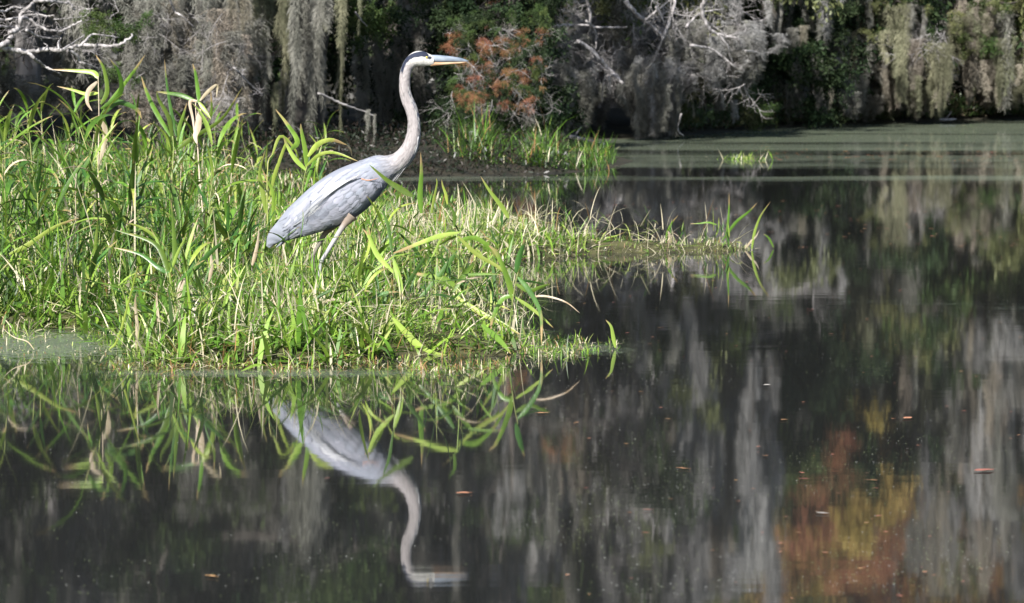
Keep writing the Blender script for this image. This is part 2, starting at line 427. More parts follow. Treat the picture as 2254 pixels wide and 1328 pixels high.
FOL = {}
for mk, ls, nr, dr in (('fol_dark', 0.075, 0.42, 0.1), ('fol_green', 0.075, 0.38, 0.1), ('fol_olive', 0.07, 0.4, 0.2), ('fol_rust', 0.06, 0.14, 0.5), ('fol_gold', 0.08, 0.4, 0.2)):
    FOL[mk] = [leaf_cluster('leaf_spray', M[mk], 520 if mk != 'fol_rust' else 900, ls, 0.45, 50 + j, nr, dr) for j in range(4)]

def twig_mesh(name, mat, seed, n=26):
    """a fan of bare crooked twigs, 1 m across, growing from the origin along +X"""
    g = random.Random(seed); mb = MB()
    def go(p, d, L, r, lev):
        pts = [p.copy()]; rs = [r]; q = p.copy(); dd = d.copy()
        for i in range(4):
            dd = (dd + Vector((g.gauss(0, .28), g.gauss(0, .28), g.gauss(0, .28) - 0.05))).normalized()
            q = q + dd * (L / 4); pts.append(q.copy()); rs.append(r * (1 - 0.19 * (i + 1)))
            if lev > 0 and i > 0 or lev == 2:
                for _ in range(2 if lev == 2 else 1):
                    ax = Vector((g.gauss(0, 1), g.gauss(0, 1), g.gauss(0, 1))).normalized()
                    go(q, (dd + ax * 0.95).normalized(), L * g.uniform(.4, .62), r * .55, lev - 1)
        mb.tube(pts, rs, 4, cap=False)
    go(Vector((0, 0, 0)), Vector((1, 0, 0)), 0.8, 0.013, 2)
    return mb.mesh(name, mat)
TWIG = {mk: [twig_mesh('twig_fan', M[mk], 70 + j) for j in range(5)] for mk in ('bark_pale', 'bark_grey', 'bark')}

# ------------------------------------------------------------------ trees
def wob_path(p0, p1, n, amp, g, sag=0.0):
    pts = []
    off = Vector((0, 0, 0)); Ln = (p1 - p0).length
    for i in range(n + 1):
        t = i / n
        if 0 < i: off = off + Vector((g.gauss(0, 1), g.gauss(0, 1), g.gauss(0, 1))) * amp * Ln / n
        pts.append(p0.lerp(p1, t) + off * (1 if i < n else 0.6) + Vector((0, 0, sag * 4 * t * (1 - t))))
    return pts

def tree(name, label, px, Y, height, rad, bark, leaves, mosses, seed, n_br=9, lowest=0.12, spread=2.6, n_leaf=70, n_moss=40, n_twig=20,
         moss_len=(0.6, 1.8), lean=0, leaf_z=None, toward=0.22, cat='tree', group='trees along the far bank', leaf_sc=(0.8, 1.6)):
    g = random.Random(seed)
    X = (px - 1127) * Y / F
    root = empty(name, (X, Y, 0.0))
    tag(root, label, cat, group)
    top = Vector((lean, 0, height))
    top.y += 0.10 * height
    tp = wob_path(Vector((0, 0, -0.3)), top, 10, 0.16, g)
    mb = MB(); mb.tube(tp, [rad * (1.45 if i == 0 else 1) * (1 - 0.085 * i) for i in range(11)], 10); mb.build('trunk', M[bark], root)
    bp = []
    for b in range(n_br):
        f = lowest + (0.97 - lowest) * (b + g.random() * 0.6) / n_br
        idx = min(int(f * 10), 9); p0 = tp[idx].lerp(tp[idx + 1], f * 10 - idx)
        a = g.uniform(-PI, PI)
        if g.random() < toward: a = -PI / 2 + g.uniform(-0.9, 0.9)
        L = spread * g.uniform(0.65, 1.15) * (1.12 - 0.75 * f)
        p1 = p0 + Vector((math.cos(a) * L, math.sin(a) * L, L * g.uniform(-0.05, 0.5)))
        r0 = rad * g.uniform(0.28, 0.42) * (1.1 - 0.5 * f)
        pts = wob_path(p0, p1, 7, 0.28, g, 0.08 * L)
        m2 = MB(); m2.tube(pts, [r0 * (1 - 0.125 * i) for i in range(8)], 6)
        bp.append([pts, r0])
        for q in range(3):                                          # side limbs of this bough
            i = g.randint(2, 6)
            d = Vector((g.gauss(0, 1), g.gauss(0, 1), g.gauss(0.15, .5))).normalized()
            sp_ = wob_path(pts[i], pts[i] + d * L * g.uniform(.3, .5), 4, 0.25, g)
            m2.tube(sp_, [r0 * .45 * (1 - .2 * k) for k in range(5)], 5); bp.append([sp_, r0 * .4])
        m2.build('branch', M[bark], root)
    def pick(lo=0.25):
        pts, r = bp[g.randrange(len(bp))]
        t = g.uniform(lo, 1) * (len(pts) - 1); i = min(int(t), len(pts) - 2)
        return pts[i].lerp(pts[i + 1], t - i)
    for _ in range(n_leaf):
        p = pick(0.35) + Vector((g.gauss(0, .22), g.gauss(0, .22), g.gauss(0, .18)))
        mk = g.choices([l[0] for l in leaves], [l[1] for l in leaves])[0]
        if leaf_z:
            mk = leaf_z(p.z, g, mk)
        me = FOL[mk][g.randrange(4)]
        link('foliage', me, root, p, (g.uniform(-.4, .4), g.uniform(-.4, .4), g.uniform(0, 6.28)), g.uniform(*leaf_sc))
    for _ in range(n_moss):
        p = pick(0.1)
        L = g.uniform(*moss_len); L = min(L, max(p.z - 0.05 - g.random() * 0.5, 0.3))
        w = g.uniform(0.8, 1.5)
        link('moss', MOSS[g.choice(mosses)][g.randrange(4)], root, p, (0, 0, g.uniform(0, 6.28)), (w, w, L))
    for _ in range(n_twig):
        p = pick(0.4)
        link('twig', TWIG[bark if bark in TWIG else 'bark'][g.randrange(5)], root, p, (g.uniform(-.6, .6), g.uniform(-.9, .6), g.uniform(0, 6.28)), g.uniform(0.6, 1.4))
    return root

def hang(root, spec, seed, kinds=('moss',)):
    """beards hanging where the photograph shows them: (px, y top, y bottom, width in px, depth)"""
    g = random.Random(seed)
    for (px, y0, y1, wpx, Y) in spec:
        p = at(px, y0, Y); L = (y1 - y0) * Y / F; w = wpx * Y / F / 0.42
        link('moss', MOSS[g.choice(kinds)][g.choice((0, 0, 1, 3)) if wpx < 60 else g.choice((1, 2))], root, p - root.location, (0, 0, g.uniform(-.5, .5)), (w * 1.1 if wpx < 60 else w, w, L))
def veil(root, x0, x1, ytop, ybot, Y0, Y1, n, seed, kinds, wpx=(30, 70), lpx=(90, 260)):
    """a loose curtain of beards hanging at random heights inside a stretch of the bank"""
    g = random.Random(seed)
    for _ in range(n):
        px = g.uniform(x0, x1); y0 = g.uniform(ytop, ybot - lpx[0]); L = min(g.uniform(*lpx), ybot - y0 + g.uniform(-30, 10))
        Y = g.uniform(Y0, Y1); w = g.uniform(*wpx) * Y / F / 0.42
        link('moss', MOSS[g.choice(kinds)][g.randrange(4)], root, at(px, y0, Y) - root.location, (0, 0, g.uniform(0, 6.28)), (w, w, L * Y / F))
def spray(root, x0, x1, y0, y1, Y0, Y1, n, seed, kinds, sc=(0.5, 1.1)):
    g = random.Random(seed)
    for _ in range(n):
        p = at(g.uniform(x0, x1), g.uniform(y0, y1), g.uniform(Y0, Y1))
        link('foliage', FOL[g.choice(kinds)][g.randrange(4)], root, p - root.location, (g.uniform(-.5, .5), g.uniform(-.5, .5), g.uniform(0, 6.28)), g.uniform(*sc))
def twigs(root, x0, x1, y0, y1, Y0, Y1, n, seed, kind, sc=(0.4, 1.0), down=0.5):
    g = random.Random(seed)
    for _ in range(n):
        p = at(g.uniform(x0, x1), g.uniform(y0, y1), g.uniform(Y0, Y1))
        link('twig', TWIG[kind][g.randrange(5)], root, p - root.location, (g.uniform(-1, 1), down + g.uniform(-.7, .7), g.uniform(0, 6.28)), g.uniform(*sc))
def limb(root, pts, Y, r0, r1, mat, seed, dz=0.4):
    """one bough drawn through points of the photograph at a depth that drifts along it"""
    g = random.Random(seed); n = len(pts); q = []
    for i, p in enumerate(pts):
        q.append(at(p[0], p[1], Y + dz * (i / max(n - 1, 1)) + g.uniform(-.08, .08)) - root.location)
    P = catmull(np.array([list(v) for v in q]), 5 * n)
    rs = [r0 + (r1 - r0) * i / (len(P) - 1) for i in range(len(P))]
    rs = [r * g.uniform(0.85, 1.2) for r in rs]
    mb = MB(); mb.tube([Vector(v) + Vector((g.gauss(0, .2), g.gauss(0, .2), g.gauss(0, .2))) * r0 for v in P], rs, 6)
    return mb.build('branch', M[mat], root)

# pale bare shrub reaching in from the left
t1 = tree('bare_shrub', 'pale bare-branched shrub reaching in at the top left corner above the reeds', -150, 29.5, 2.6, 0.05, 'bark_pale', [('fol_green', 1)], ['moss'], 3,
          n_br=4, lowest=0.3, spread=0.8, n_leaf=4, n_moss=3, n_twig=4, moss_len=(0.2, 0.5), cat='shrub', group='shrubs on the left bank', leaf_sc=(0.3, 0.6))
z4 = lambda L: [(x / 3.161, y / 3.161) for x, y in L]
for i, (L, r0, r1) in enumerate([([(-80, 300), (0, 330), (90, 348), (180, 360), (300, 350), (430, 345), (560, 320), (780, 320), (860, 300), (925, 243)], .030, .010),
        ([(-40, 335), (20, 315), (70, 260), (75, 225), (130, 180), (150, 100), (210, 40), (250, 5), (290, -50)], .030, .012),
        ([(75, 225), (130, 195), (145, 130), (190, 130), (270, 180), (350, 215), (440, 210), (500, 180), (570, 150)], .022, .008),
        ([(240, 10), (330, 5), (400, 15), (480, 20), (500, 50), (520, 72)], .020, .007),
        ([(470, 350), (530, 385), (545, 420), (580, 440), (630, 458), (685, 478)], .018, .007),
        ([(200, 365), (240, 410), (270, 430), (320, 470), (370, 490), (430, 525)], .018, .006),
        ([(-40, 130), (30, 140), (80, 132), (145, 118), (240, 100), (350, 115)], .016, .006),
        ([(-40, 190), (40, 185), (110, 200), (150, 240), (190, 316)], .015, .006),
        ([(-40, 60), (30, 80), (90, 50), (150, 60)], .014, .006),
        ([(180, 210), (250, 245), (330, 265), (410, 258)], .014, .005),
        ([(560, 320), (600, 280), (640, 240), (700, 245), (830, 262)], .013, .005),
        ([(410, 345), (405, 300), (430, 260)], .010, .004), ([(300, 350), (330, 320), (300, 300)], .008, .004),
        ([(440, 342), (520, 290), (590, 240)], .009, .003), ([(780, 320), (800, 350), (830, 400)], .007, .003)]):
    limb(t1, z4(L), 29.3, r0, r1, 'bark_pale', 100 + i)
twigs(t1, 0, 290, 10, 150, 29.4, 29.9, 20, 5, 'bark_pale', (0.15, 0.42), 0.2)
spray(t1, 130, 320, 30, 80, 29.6, 30.6, 9, 6, ['fol_green'], (0.2, 0.34))
spray(t1, 200, 300, 150, 190, 29.6, 30.6, 5, 7, ['fol_green'], (0.15, 0.28))

# mossy thicket, hanging beards and the dark stretch behind the heron
t2 = tree('moss_oak', 'grey oak wrapped in dense twiggy Spanish moss behind the left reeds', 380, 36, 11, 0.22, 'bark', [('fol_green', 3), ('fol_dark', 4)], ['moss'], 21,
          n_br=12, lowest=0.16, spread=2.8, n_leaf=60, n_moss=70, n_twig=30, moss_len=(0.8, 2.4))
veil(t2, 285, 545, -60, 345, 34.2, 36.5, 60, 22, ['moss', 'moss', 'moss_tan'], (40, 90), (110, 280))
veil(t2, -60, 110, 130, 300, 33.5, 35, 14, 23, ['moss'], (40, 70), (70, 130))
twigs(t2, 290, 540, 10, 250, 34, 35, 60, 24, 'bark_grey', (0.2, 0.5), 0.8)
twigs(t2, 480, 560, 150, 240, 33.6, 34, 8, 25, 'bark_pale', (0.2, 0.36), 0.5)
limb(t2, [(515, 150), (550, 185), (580, 210)], 33.6, .012, .005, 'bark_pale', 1)
limb(t2, [(372, -5), (385, 25), (400, 35), (430, 62)], 34.0, .014, .006, 'bark_pale', 2)
t3 = tree('moss_cypress', 'tree with long separate grey moss beards hanging left of the heron head', 650, 38.5, 12, 0.25, 'bark', [('fol_dark', 4), ('fol_green', 1)], ['moss', 'moss_olive'], 31,
          n_br=12, lowest=0.22, spread=3.0, n_leaf=70, n_moss=60, n_twig=14, moss_len=(0.9, 2.4))
hang(t3, [(505, -40, 130, 40, 35.8), (537, -30, 150, 26, 35.4), (590, 20, 300, 52, 36.6), (560, 60, 250, 30, 37.2), (618, -40, 130, 46, 35.2), (655, -50, 318, 58, 35), (690, -40, 316, 50, 35.3),
          (668, 60, 290, 40, 35.8), (715, 120, 310, 26, 35.6), (705, -50, 110, 60, 34.8), (753, -50, 305, 24, 35), (757, -60, 110, 44, 34.7), (735, -40, 200, 40, 35.9), (640, -50, 200, 40, 36.2),
          (795, -20, 80, 22, 35.2), (812, 240, 310, 26, 33.8), (575, -50, 110, 60, 36.1), (610, 180, 330, 40, 37), (540, 180, 330, 40, 37), (826, 250, 330, 16, 33.8), (630, -30, 260, 40, 36), (676, -40, 230, 60, 35.5)], 32, ('moss', 'moss_olive'))
limb(t3, [(700, 205), (735, 220), (760, 232), (790, 242), (826, 256)], 33.8, .016, .008, 'bark_grey', 3)
limb(t3, [(782, 27), (795, 45), (808, 58)], 35, .014, .006, 'bark_pale', 4)
t4 = tree('shaded_tree', 'dark shaded evergreen tree standing right behind the heron neck', 880, 44, 12, 0.25, 'bark', [('fol_dark', 1)], ['moss'], 41,
          n_br=14, lowest=0.14, spread=3.2, n_leaf=120, n_moss=46, n_twig=12, moss_len=(0.8, 2.0), leaf_sc=(1.0, 1.8))
veil(t4, 780, 1010, -20, 350, 39.5, 42, 26, 42, ['moss'], (30, 70), (130, 300))
spray(t4, 780, 1010, -20, 70, 37.5, 39.5, 16, 43, ['fol_dark', 'fol_green'], (0.4, 0.8))
spray(t4, 820, 1010, 60, 330, 40, 42, 24, 44, ['fol_dark'], (0.5, 1.0))

spray(t4, 700, 1010, 290, 360, 36.5, 39.5, 10, 45, ['fol_dark'], (0.35, 0.7))
t5 = tree('rust_shrub', 'rust orange and green leafy shrub in front of the heron bill', 1095, 38.5, 5, 0.09, 'bark', [('fol_rust', 3), ('fol_green', 3), ('fol_dark', 3)], ['moss'], 51,
          n_br=8, lowest=0.2, spread=1.1, n_leaf=20, n_moss=8, n_twig=14, moss_len=(0.3, 0.7), cat='shrub', group='shrubs on the far bank', leaf_sc=(0.5, 0.9))
spray(t5, 985, 1200, 60, 235, 36.2, 38.4, 84, 52, ['fol_rust'], (0.08, 0.26))
twigs(t5, 990, 1200, 60, 230, 36.2, 37.5, 24, 57, 'bark_pale', (0.15, 0.35), 0.5)
spray(t5, 990, 1200, 20, 250, 36.5, 38.2, 90, 53, ['fol_green', 'fol_green', 'fol_dark'], (0.10, 0.28))
spray(t5, 960, 1230, -30, 290, 38, 39.5, 60, 54, ['fol_dark'], (0.35, 0.8))
twigs(t5, 1000, 1220, 60, 290, 37, 38.5, 26, 55, 'bark_grey', (0.25, 0.6), 0.4)
veil(t5, 1050, 1240, 210, 330, 38, 39, 10, 56, ['moss'], (25, 50), (60, 110))
limb(t5, [(1075, 68), (1100, 62), (1150, 90)], 37, .008, .004, 'bark_pale', 5)

t6 = tree('moss_snag', 'weathered tree with white bare branches and grey moss overhanging the water beside the rust shrub', 1440, 46.5, 8, 0.24, 'bark_grey', [('fol_green', 2), ('fol_olive', 2)], ['moss_silver', 'moss'], 61,
          n_br=12, lowest=0.2, spread=3.4, n_leaf=40, n_moss=80, n_twig=44, moss_len=(0.6, 2.0))
for i, (L, r0, r1) in enumerate([([(1375, 0), (1400, 30), (1430, 55), (1460, 80)], .034, .026), ([(1270, 90), (1295, 105), (1320, 130), (1340, 155), (1372, 184)], .026, .045),
        ([(1372, 184), (1350, 165), (1330, 175), (1325, 225)], .02, .01), ([(1340, 170), (1345, 205), (1370, 235)], .02, .008),
        ([(1460, 80), (1475, 40), (1485, 10), (1480, -20)], .03, .018), ([(1420, 45), (1450, 20), (1475, 0)], .016, .01),
        ([(1560, -10), (1545, 20), (1560, 60), (1580, 75), (1620, 85), (1632, 100)], .034, .014), ([(1640, 112), (1660, 114), (1683, 122)], .016, .008),
        ([(1580, 75), (1600, 100), (1612, 140)], .022, .01), ([(1180, -10), (1188, 30), (1190, 60)], .02, .012), ([(1290, -10), (1300, 40), (1295, 85)], .024, .014),
        ([(1290, 45), (1310, 70), (1312, 110)], .018, .01), ([(1240, 20), (1225, 50), (1250, 80)], .02, .01), ([(1460, 80), (1440, 130), (1415, 165)], .02, .01),
        ([(1445, 15), (1463, 55), (1475, 90)], .02, .012), ([(1500, 250), (1492, 285), (1505, 300)], .014, .008), ([(1405, 240), (1415, 235), (1430, 200)], .01, .006),
        ([(1200, 60), (1260, 55), (1330, 60), (1380, 60)], .02, .012), ([(1510, 60), (1540, 30), (1590, 20)], .02, .01), ([(1520, 100), (1570, 110), (1620, 150)], .018, .008)]):
    limb(t6, L, 43.6, r0, r1, 'bark_pale', 120 + i)
veil(t6, 1205, 1300, 70, 300, 43.5, 45.5, 46, 62, ['moss_silver', 'moss'], (40, 80), (90, 200))
veil(t6, 1395, 1480, 120, 315, 43.4, 44.4, 34, 63, ['moss_silver', 'moss'], (30, 60), (110, 200))
veil(t6, 1470, 1670, 40, 205, 44, 46, 70, 64, ['moss_silver', 'moss'], (40, 80), (60, 130))
veil(t6, 1290, 1420, 20, 240, 44.5, 46, 40, 65, ['moss_silver', 'moss'], (40, 70), (80, 190))
veil(t6, 1500, 1640, 170, 270, 44.5, 46, 9, 66, ['moss_silver', 'moss'], (14, 26), (50, 100))
twigs(t6, 1190, 1650, -20, 190, 43.6, 45.5, 150, 67, 'bark_pale', (0.25, 0.62), 0.6)
spray(t6, 1180, 1650, -20, 220, 44.5, 46.5, 34, 68, ['fol_green', 'fol_olive', 'fol_dark'], (0.25, 0.6))
spray(t6, 1480, 1680, 110, 260, 44.5, 46, 16, 69, ['fol_green', 'fol_dark'], (0.25, 0.5))

t7 = tree('evergreen_tree', 'dark evergreen tree between the white-branched tree and the mossy oaks', 1740, 52.5, 6.6, 0.26, 'bark', [('fol_dark', 5), ('fol_green', 1)], ['moss'], 71,
          n_br=15, lowest=0.1, spread=3.4, n_leaf=150, n_moss=26, n_twig=8, moss_len=(0.6, 1.6), leaf_sc=(1.0, 1.9))
spray(t7, 1620, 1870, -40, 250, 49, 51.5, 44, 72, ['fol_dark'], (0.5, 1.0))
veil(t7, 1640, 1860, -30, 200, 49.2, 51, 14, 77, ['moss'], (30, 60), (70, 150))
spray(t7, 1620, 1690, 200, 275, 48.3, 49, 6, 73, ['fol_green', 'fol_olive'], (0.3, 0.6))
hang(t7, [(1803, 190, 240, 18, 49.5), (1832, 190, 242, 24, 49.5), (1740, 60, 120, 40, 49), (1765, 55, 110, 26, 49), (1690, -40, 60, 40, 49), (1722, -40, 90, 20, 49)], 74, ('moss', 'moss_tan'))
veil(t7, 1640, 1900, 150, 275, 50.5, 52, 22, 75, ['moss'], (25, 50), (60, 120))

t8 = tree('mossy_oak', 'oak draped in long olive grey moss and small green leaves, second from the right', 1985, 55, 6.8, 0.28, 'bark', [('fol_olive', 2), ('fol_green', 2), ('fol_dark', 2)], ['moss_olive', 'moss'], 81,
          n_br=14, lowest=0.14, spread=3.4, n_leaf=80, n_moss=90, n_twig=14, moss_len=(0.8, 2.6))
veil(t8, 1880, 2010, -60, 190, 52, 54, 50, 82, ['moss_olive', 'moss'], (26, 60), (110, 240))
veil(t8, 1960, 2080, 60, 262, 51.6, 53.4, 50, 83, ['moss_olive', 'moss_tan'], (26, 56), (80, 170))
veil(t8, 1870, 2050, 150, 268, 52.5, 54, 16, 84, ['moss'], (24, 50), (60, 110))
spray(t8, 1880, 2060, -20, 130, 51.8, 53, 22, 85, ['fol_olive', 'fol_green'], (0.22, 0.5))
twigs(t8, 2000, 2080, 60, 130, 51.8, 52.4, 8, 86, 'bark_pale', (0.4, 0.8), 0.2)
limb(t8, [(2010, 200), (2030, 175), (2045, 165), (2060, 190)], 52, .02, .01, 'bark_grey', 7)

t9 = tree('tan_mossy_oak', 'oak with tan moss and yellow green leaves hanging low at the right edge', 2215, 57, 7.6, 0.28, 'bark', [('fol_olive', 3), ('fol_green', 2), ('fol_dark', 2)], ['moss_tan', 'moss_olive'], 91,
          n_br=14, lowest=0.14, spread=3.6, n_leaf=90, n_moss=80, n_twig=14, moss_len=(0.8, 2.4))
veil(t9, 2140, 2290, 60, 238, 54, 56, 64, 92, ['moss_tan', 'moss_olive'], (26, 56), (80, 170))
veil(t9, 2110, 2180, -20, 120, 54, 55, 26, 93, ['moss_tan', 'moss_olive'], (26, 50), (70, 140))
spray(t9, 2100, 2300, 0, 130, 53.6, 55, 26, 94, ['fol_olive', 'fol_green'], (0.25, 0.5))
spray(t9, 2080, 2160, 60, 240, 56, 57.5, 16, 95, ['fol_dark'], (0.5, 0.9))

spray(t7, 1730, 1980, -470, -300, 52, 57, 34, 76, ['fol_rust', 'fol_rust', 'fol_dark', 'fol_gold'], (0.3, 0.8))
# second row: tall trees whose crowns show in the water
def warm(z, g, mk): return g.choice(['fol_rust', 'fol_rust', 'fol_gold']) if z > 4.5 else g.choice(['fol_dark', 'fol_rust', 'fol_green'])
def gold(z, g, mk): return g.choice(['fol_gold', 'fol_gold', 'fol_olive', 'fol_rust']) if z > 4.0 else g.choice(['fol_dark', 'fol_green'])
G2 = 'tall trees of the second row'
rows = [(40, 43, 13, 'bark_grey', [('fol_dark', 2), ('fol_green', 1)], ['moss_silver', 'moss'], None, 'tall mossy tree far left behind the white bare shrub'),
        (560, 46, 14, 'bark', [('fol_dark', 2), ('fol_olive', 1)], ['moss_silver', 'moss'], None, 'tall tree behind the long separate moss beards'),
        (1150, 50, 14, 'bark', [('fol_dark', 2), ('fol_olive', 2)], ['moss_silver', 'moss'], None, 'tall green tree behind the rust orange shrub'),
        (1330, 54, 14, 'bark_grey', [('fol_olive', 2), ('fol_green', 1)], ['moss', 'moss_olive'], None, 'tall olive crowned tree behind the white-branched tree'),
        (1560, 55, 14, 'bark_grey', [('fol_olive', 2), ('fol_gold', 1)], ['moss', 'moss_olive'], None, 'tall grey trunked tree at the left side of the dark evergreen'),
        (1690, 58, 14, 'bark_pale', [('fol_gold', 1)], ['moss_silver', 'moss'], gold, 'pale trunked tree with golden crown behind the dark evergreen'),
        (1810, 57, 14, 'bark_grey', [('fol_rust', 1)], ['moss_tan', 'moss'], warm, 'tall cypress with rust red crown above the dark evergreen'),
        (1930, 60, 14, 'bark_grey', [('fol_rust', 1)], ['moss_silver', 'moss'], warm, 'tall cypress with rust crown behind the olive mossy oak'),
        (2060, 61, 14, 'bark_pale', [('fol_gold', 1)], ['moss_silver', 'moss'], gold, 'pale trunked golden tree between the two rightmost oaks'),
        (2180, 62, 14, 'bark_grey', [('fol_gold', 1)], ['moss', 'moss_tan'], gold, 'tall golden crowned tree behind the right edge oak')]
for i, (px, Y, h, bk, lv, ms, lz, lab) in enumerate(rows):
    tt_ = tree('tall_tree', lab, px, Y, h, 0.2, bk, lv, ms, 200 + i, n_br=16, lowest=0.16, spread=2.6, n_leaf=120 if lz else 60, n_moss=120, n_twig=16, moss_len=(1.0, 3.2), leaf_z=lz, group=G2, leaf_sc=(1.0, 1.8), toward=0.4)
    if i == 6: spray(tt_, 1740, 1990, -800, -480, 52.5, 56, 44, 78, ['fol_rust', 'fol_rust', 'fol_rust', 'fol_gold'], (0.7, 1.6))
    if i == 4: veil(tt_, 1220, 1720, -860, -180, 46.5, 51, 130, 79, ['moss_silver', 'moss_silver', 'moss_tan'], (36, 80), (110, 330))
    if i == 9: veil(tt_, 1960, 2300, -820, -150, 54, 57, 70, 80, ['moss_silver', 'moss_tan', 'moss'], (36, 80), (110, 330))
    if i == 1: veil(tt_, 60, 700, -760, -120, 36.5, 40, 110, 81, ['moss_silver', 'moss'], (40, 80), (110, 330))
    if i == 2: veil(tt_, 700, 1240, -800, -150, 39, 44, 80, 82, ['moss_silver', 'moss'], (36, 70), (110, 330))
# trees just outside both sides of the picture, part of the same bank
for i, (px, Y, lab) in enumerate([(-420, 34, 'mossy tree on the left bank just outside the picture'), (-950, 31, 'mossy tree further left along the bank'), (-300, 44, 'taller tree behind the left bank outside the picture'),
                                 (2560, 58, 'mossy tree on the right bank just outside the picture'), (-1500, 28, 'leafy tree at the far left end of the bank')]):
    tree('moss_tree', lab, px, Y, 12, 0.24, 'bark', [('fol_dark', 2), ('fol_green', 1)], ['moss'], 300 + i, n_br=13, lowest=0.15, spread=3.2, n_leaf=120, n_moss=50, n_twig=6, moss_len=(0.8, 2.2), group='trees beside the picture', leaf_sc=(1.1, 2.0))

# the wood behind reads as one mass
def far_wood():
    n = 100000
    X = rng.uniform(-34, 34, n); Y = rng.uniform(0, 1, n) ** 1.3 * 24 + 62 + np.clip(-X + 2, 0, 16) * -1.0
    Z = rng.uniform(0.1, 15.5, n) * (0.86 + 0.14 * np.sin(X * 0.8))
    Y = Y - 0 + 3.0 * np.sin(X * 0.55 + 1) + Z * 0.12
    ln = rng.uniform(0.13, 0.27, n)
    d = unit(rng.normal(0, 1, (n, 3)) + np.array([0, 0, -0.8])); side = unit(np.cross(d, rng.normal(0, 1, (n, 3))))
    k = 3; u = np.linspace(0, 1, k)
    P = np.stack([X, Y, Z], -1)[:, None, :] + d[:, None, :] * (ln[:, None] * u)[:, :, None]
    wd = np.array([0.2, 1, 0.1])[None, :] * (ln * 0.3)[:, None]
    V, Q = ribbons(P, wd, side)
    base = np.where((rng.random(n) < 0.5 * (np.sin(X * 0.9) > 0.1))[:, None] & (Z > 5)[:, None] & (X > 3)[:, None], np.array([[0.24, 0.14, 0.04]]), np.array([[0.05, 0.075, 0.025]]))
    base = np.where((rng.random(n) < 0.5)[:, None], np.array([[0.19, 0.185, 0.175]]), base) * rng.uniform(0.5, 1.3, n)[:, None]
    me = np_mesh('far_wood', V, Q, tint_mat('far wood leaves', 0.7, 0.2, 0.2), np.repeat(base, k * 2, 0))
    tag(link('far_wood', me), 'dense dark wood behind the mossy trees of the bank', 'wood', kind='stuff')
far_wood()

# low dark undergrowth along the far shore
def undergrowth():
    pts = []
    n = 26000
    t = rng.uniform(0, 1, n)
    idx = np.searchsorted(np.linspace(0, 1, 15), t)
    fp = np.array([tuple(ground(*p).xy) for p in far_px[1:-1]])
    px = rng.uniform(1470, 2500, n)
    fx = np.array([p[0] for p in far_px]); fy = np.array([p[1] for p in far_px])
    o = np.argsort(fx, kind='stable')
    yy = np.interp(px, fx[o], fy[o])
    Y0 = H * F / (yy - 100) * 1.0
    Y = Y0 + rng.exponential(1.1, n) + 0.5
    X = (px - 1127) * Y / F
    Z = rng.uniform(0, 1, n) ** 1.5 * (0.2 + 0.3 * (np.sin(X * 1.9) * 0.5 + 0.5)) + 0.08
    ln = rng.uniform(0.04, 0.12, n)
    d = unit(rng.normal(0, 0.6, (n, 3)) + np.array([0, 0, 0.6])); side = unit(np.cross(d, rng.normal(0, 1, (n, 3))))
    k = 3; u = np.linspace(0, 1, k)
    P = np.stack([X, Y, Z], -1)[:, None, :] + d[:, None, :] * (ln[:, None] * u)[:, :, None]
    wd = np.array([0.4, 1, 0.1])[None, :] * (ln * 0.14)[:, None]
    V, Q = ribbons(P, wd, side)
    c = np.where((rng.random(n) < 0.3)[:, None], np.array([[0.10, 0.08, 0.05]]), np.array([[0.04, 0.07, 0.02]])) * rng.uniform(0.5, 1.4, n)[:, None]
    tag(link('undergrowth', np_mesh('undergrowth', V, Q, M['grass'], np.repeat(c, k * 2, 0))), 'low dark undergrowth and litter along the far shore', 'undergrowth', kind='stuff')
undergrowth()

# ------------------------------------------------------------------ grass
PAL = np.array([[0.095, 0.20, 0.02], [0.20, 0.32, 0.04], [0.36, 0.42, 0.12], [0.58, 0.52, 0.36], [0.05, 0.10, 0.02], [0.30, 0.17, 0.07]])
def blades(X, Y, Z, h, w, pal_p, name, label, tiltmax=0.75, k=5, lie=0.15):
    n = len(X)
    az = rng.uniform(0, 2 * PI, n); tilt = np.abs(rng.normal(0, tiltmax * 0.55, n)); tilt = np.where(rng.random(n) < lie, rng.uniform(0.9, 1.5, n), tilt)
    curl = rng.uniform(0.0, 1.3, n)
    P = np.zeros((n, k, 3)); P[:, 0] = np.stack([X, Y, Z], -1)
    seg = h / (k - 1)
    for i in range(1, k):
        th = np.minimum(tilt + curl * (i / (k - 1)) ** 1.5, 2.2)
        P[:, i] = P[:, i - 1] + np.stack([np.cos(az) * np.sin(th), np.sin(az) * np.sin(th), np.cos(th)], -1) * seg[:, None]
    P[:, 1:, 2] = np.maximum(P[:, 1:, 2], Z[:, None] + 0.004)
    prof = np.array([0.7, 1, 0.9, 0.6, 0.05]) if k == 5 else np.array([0.7, 1, 0.7, 0.05])
    wd = prof[None, :] * w[:, None]
    sa = az + PI / 2 + rng.normal(0, 0.5, n)
    side = np.stack([np.cos(sa), np.sin(sa), rng.normal(0, 0.25, n)], -1)
    V, Q = ribbons(P, wd, unit(side))
    cum = np.cumsum(pal_p, axis=1); r = rng.random(n)[:, None] * cum[:, -1:]
    ci = (r > cum).sum(1).clip(0, len(PAL) - 1)
    c = PAL[ci] * rng.uniform(0.65, 1.3, n)[:, None]
    cc = np.repeat(c[:, None, :], k * 2, 1)
    return V, Q, cc.reshape(-1, 3)
def emit(name, label, cat, parts, mat='grass'):
    off = 0; Vs, Qs, Cs = [], [], []
    for V, Q, C in parts:
        Vs.append(V); Qs.append(Q + off); Cs.append(C); off += len(V)
    tag(link(name, np_mesh(name, np.vstack(Vs), np.vstack(Qs), M[mat], np.vstack(Cs))), label, cat, kind='stuff')
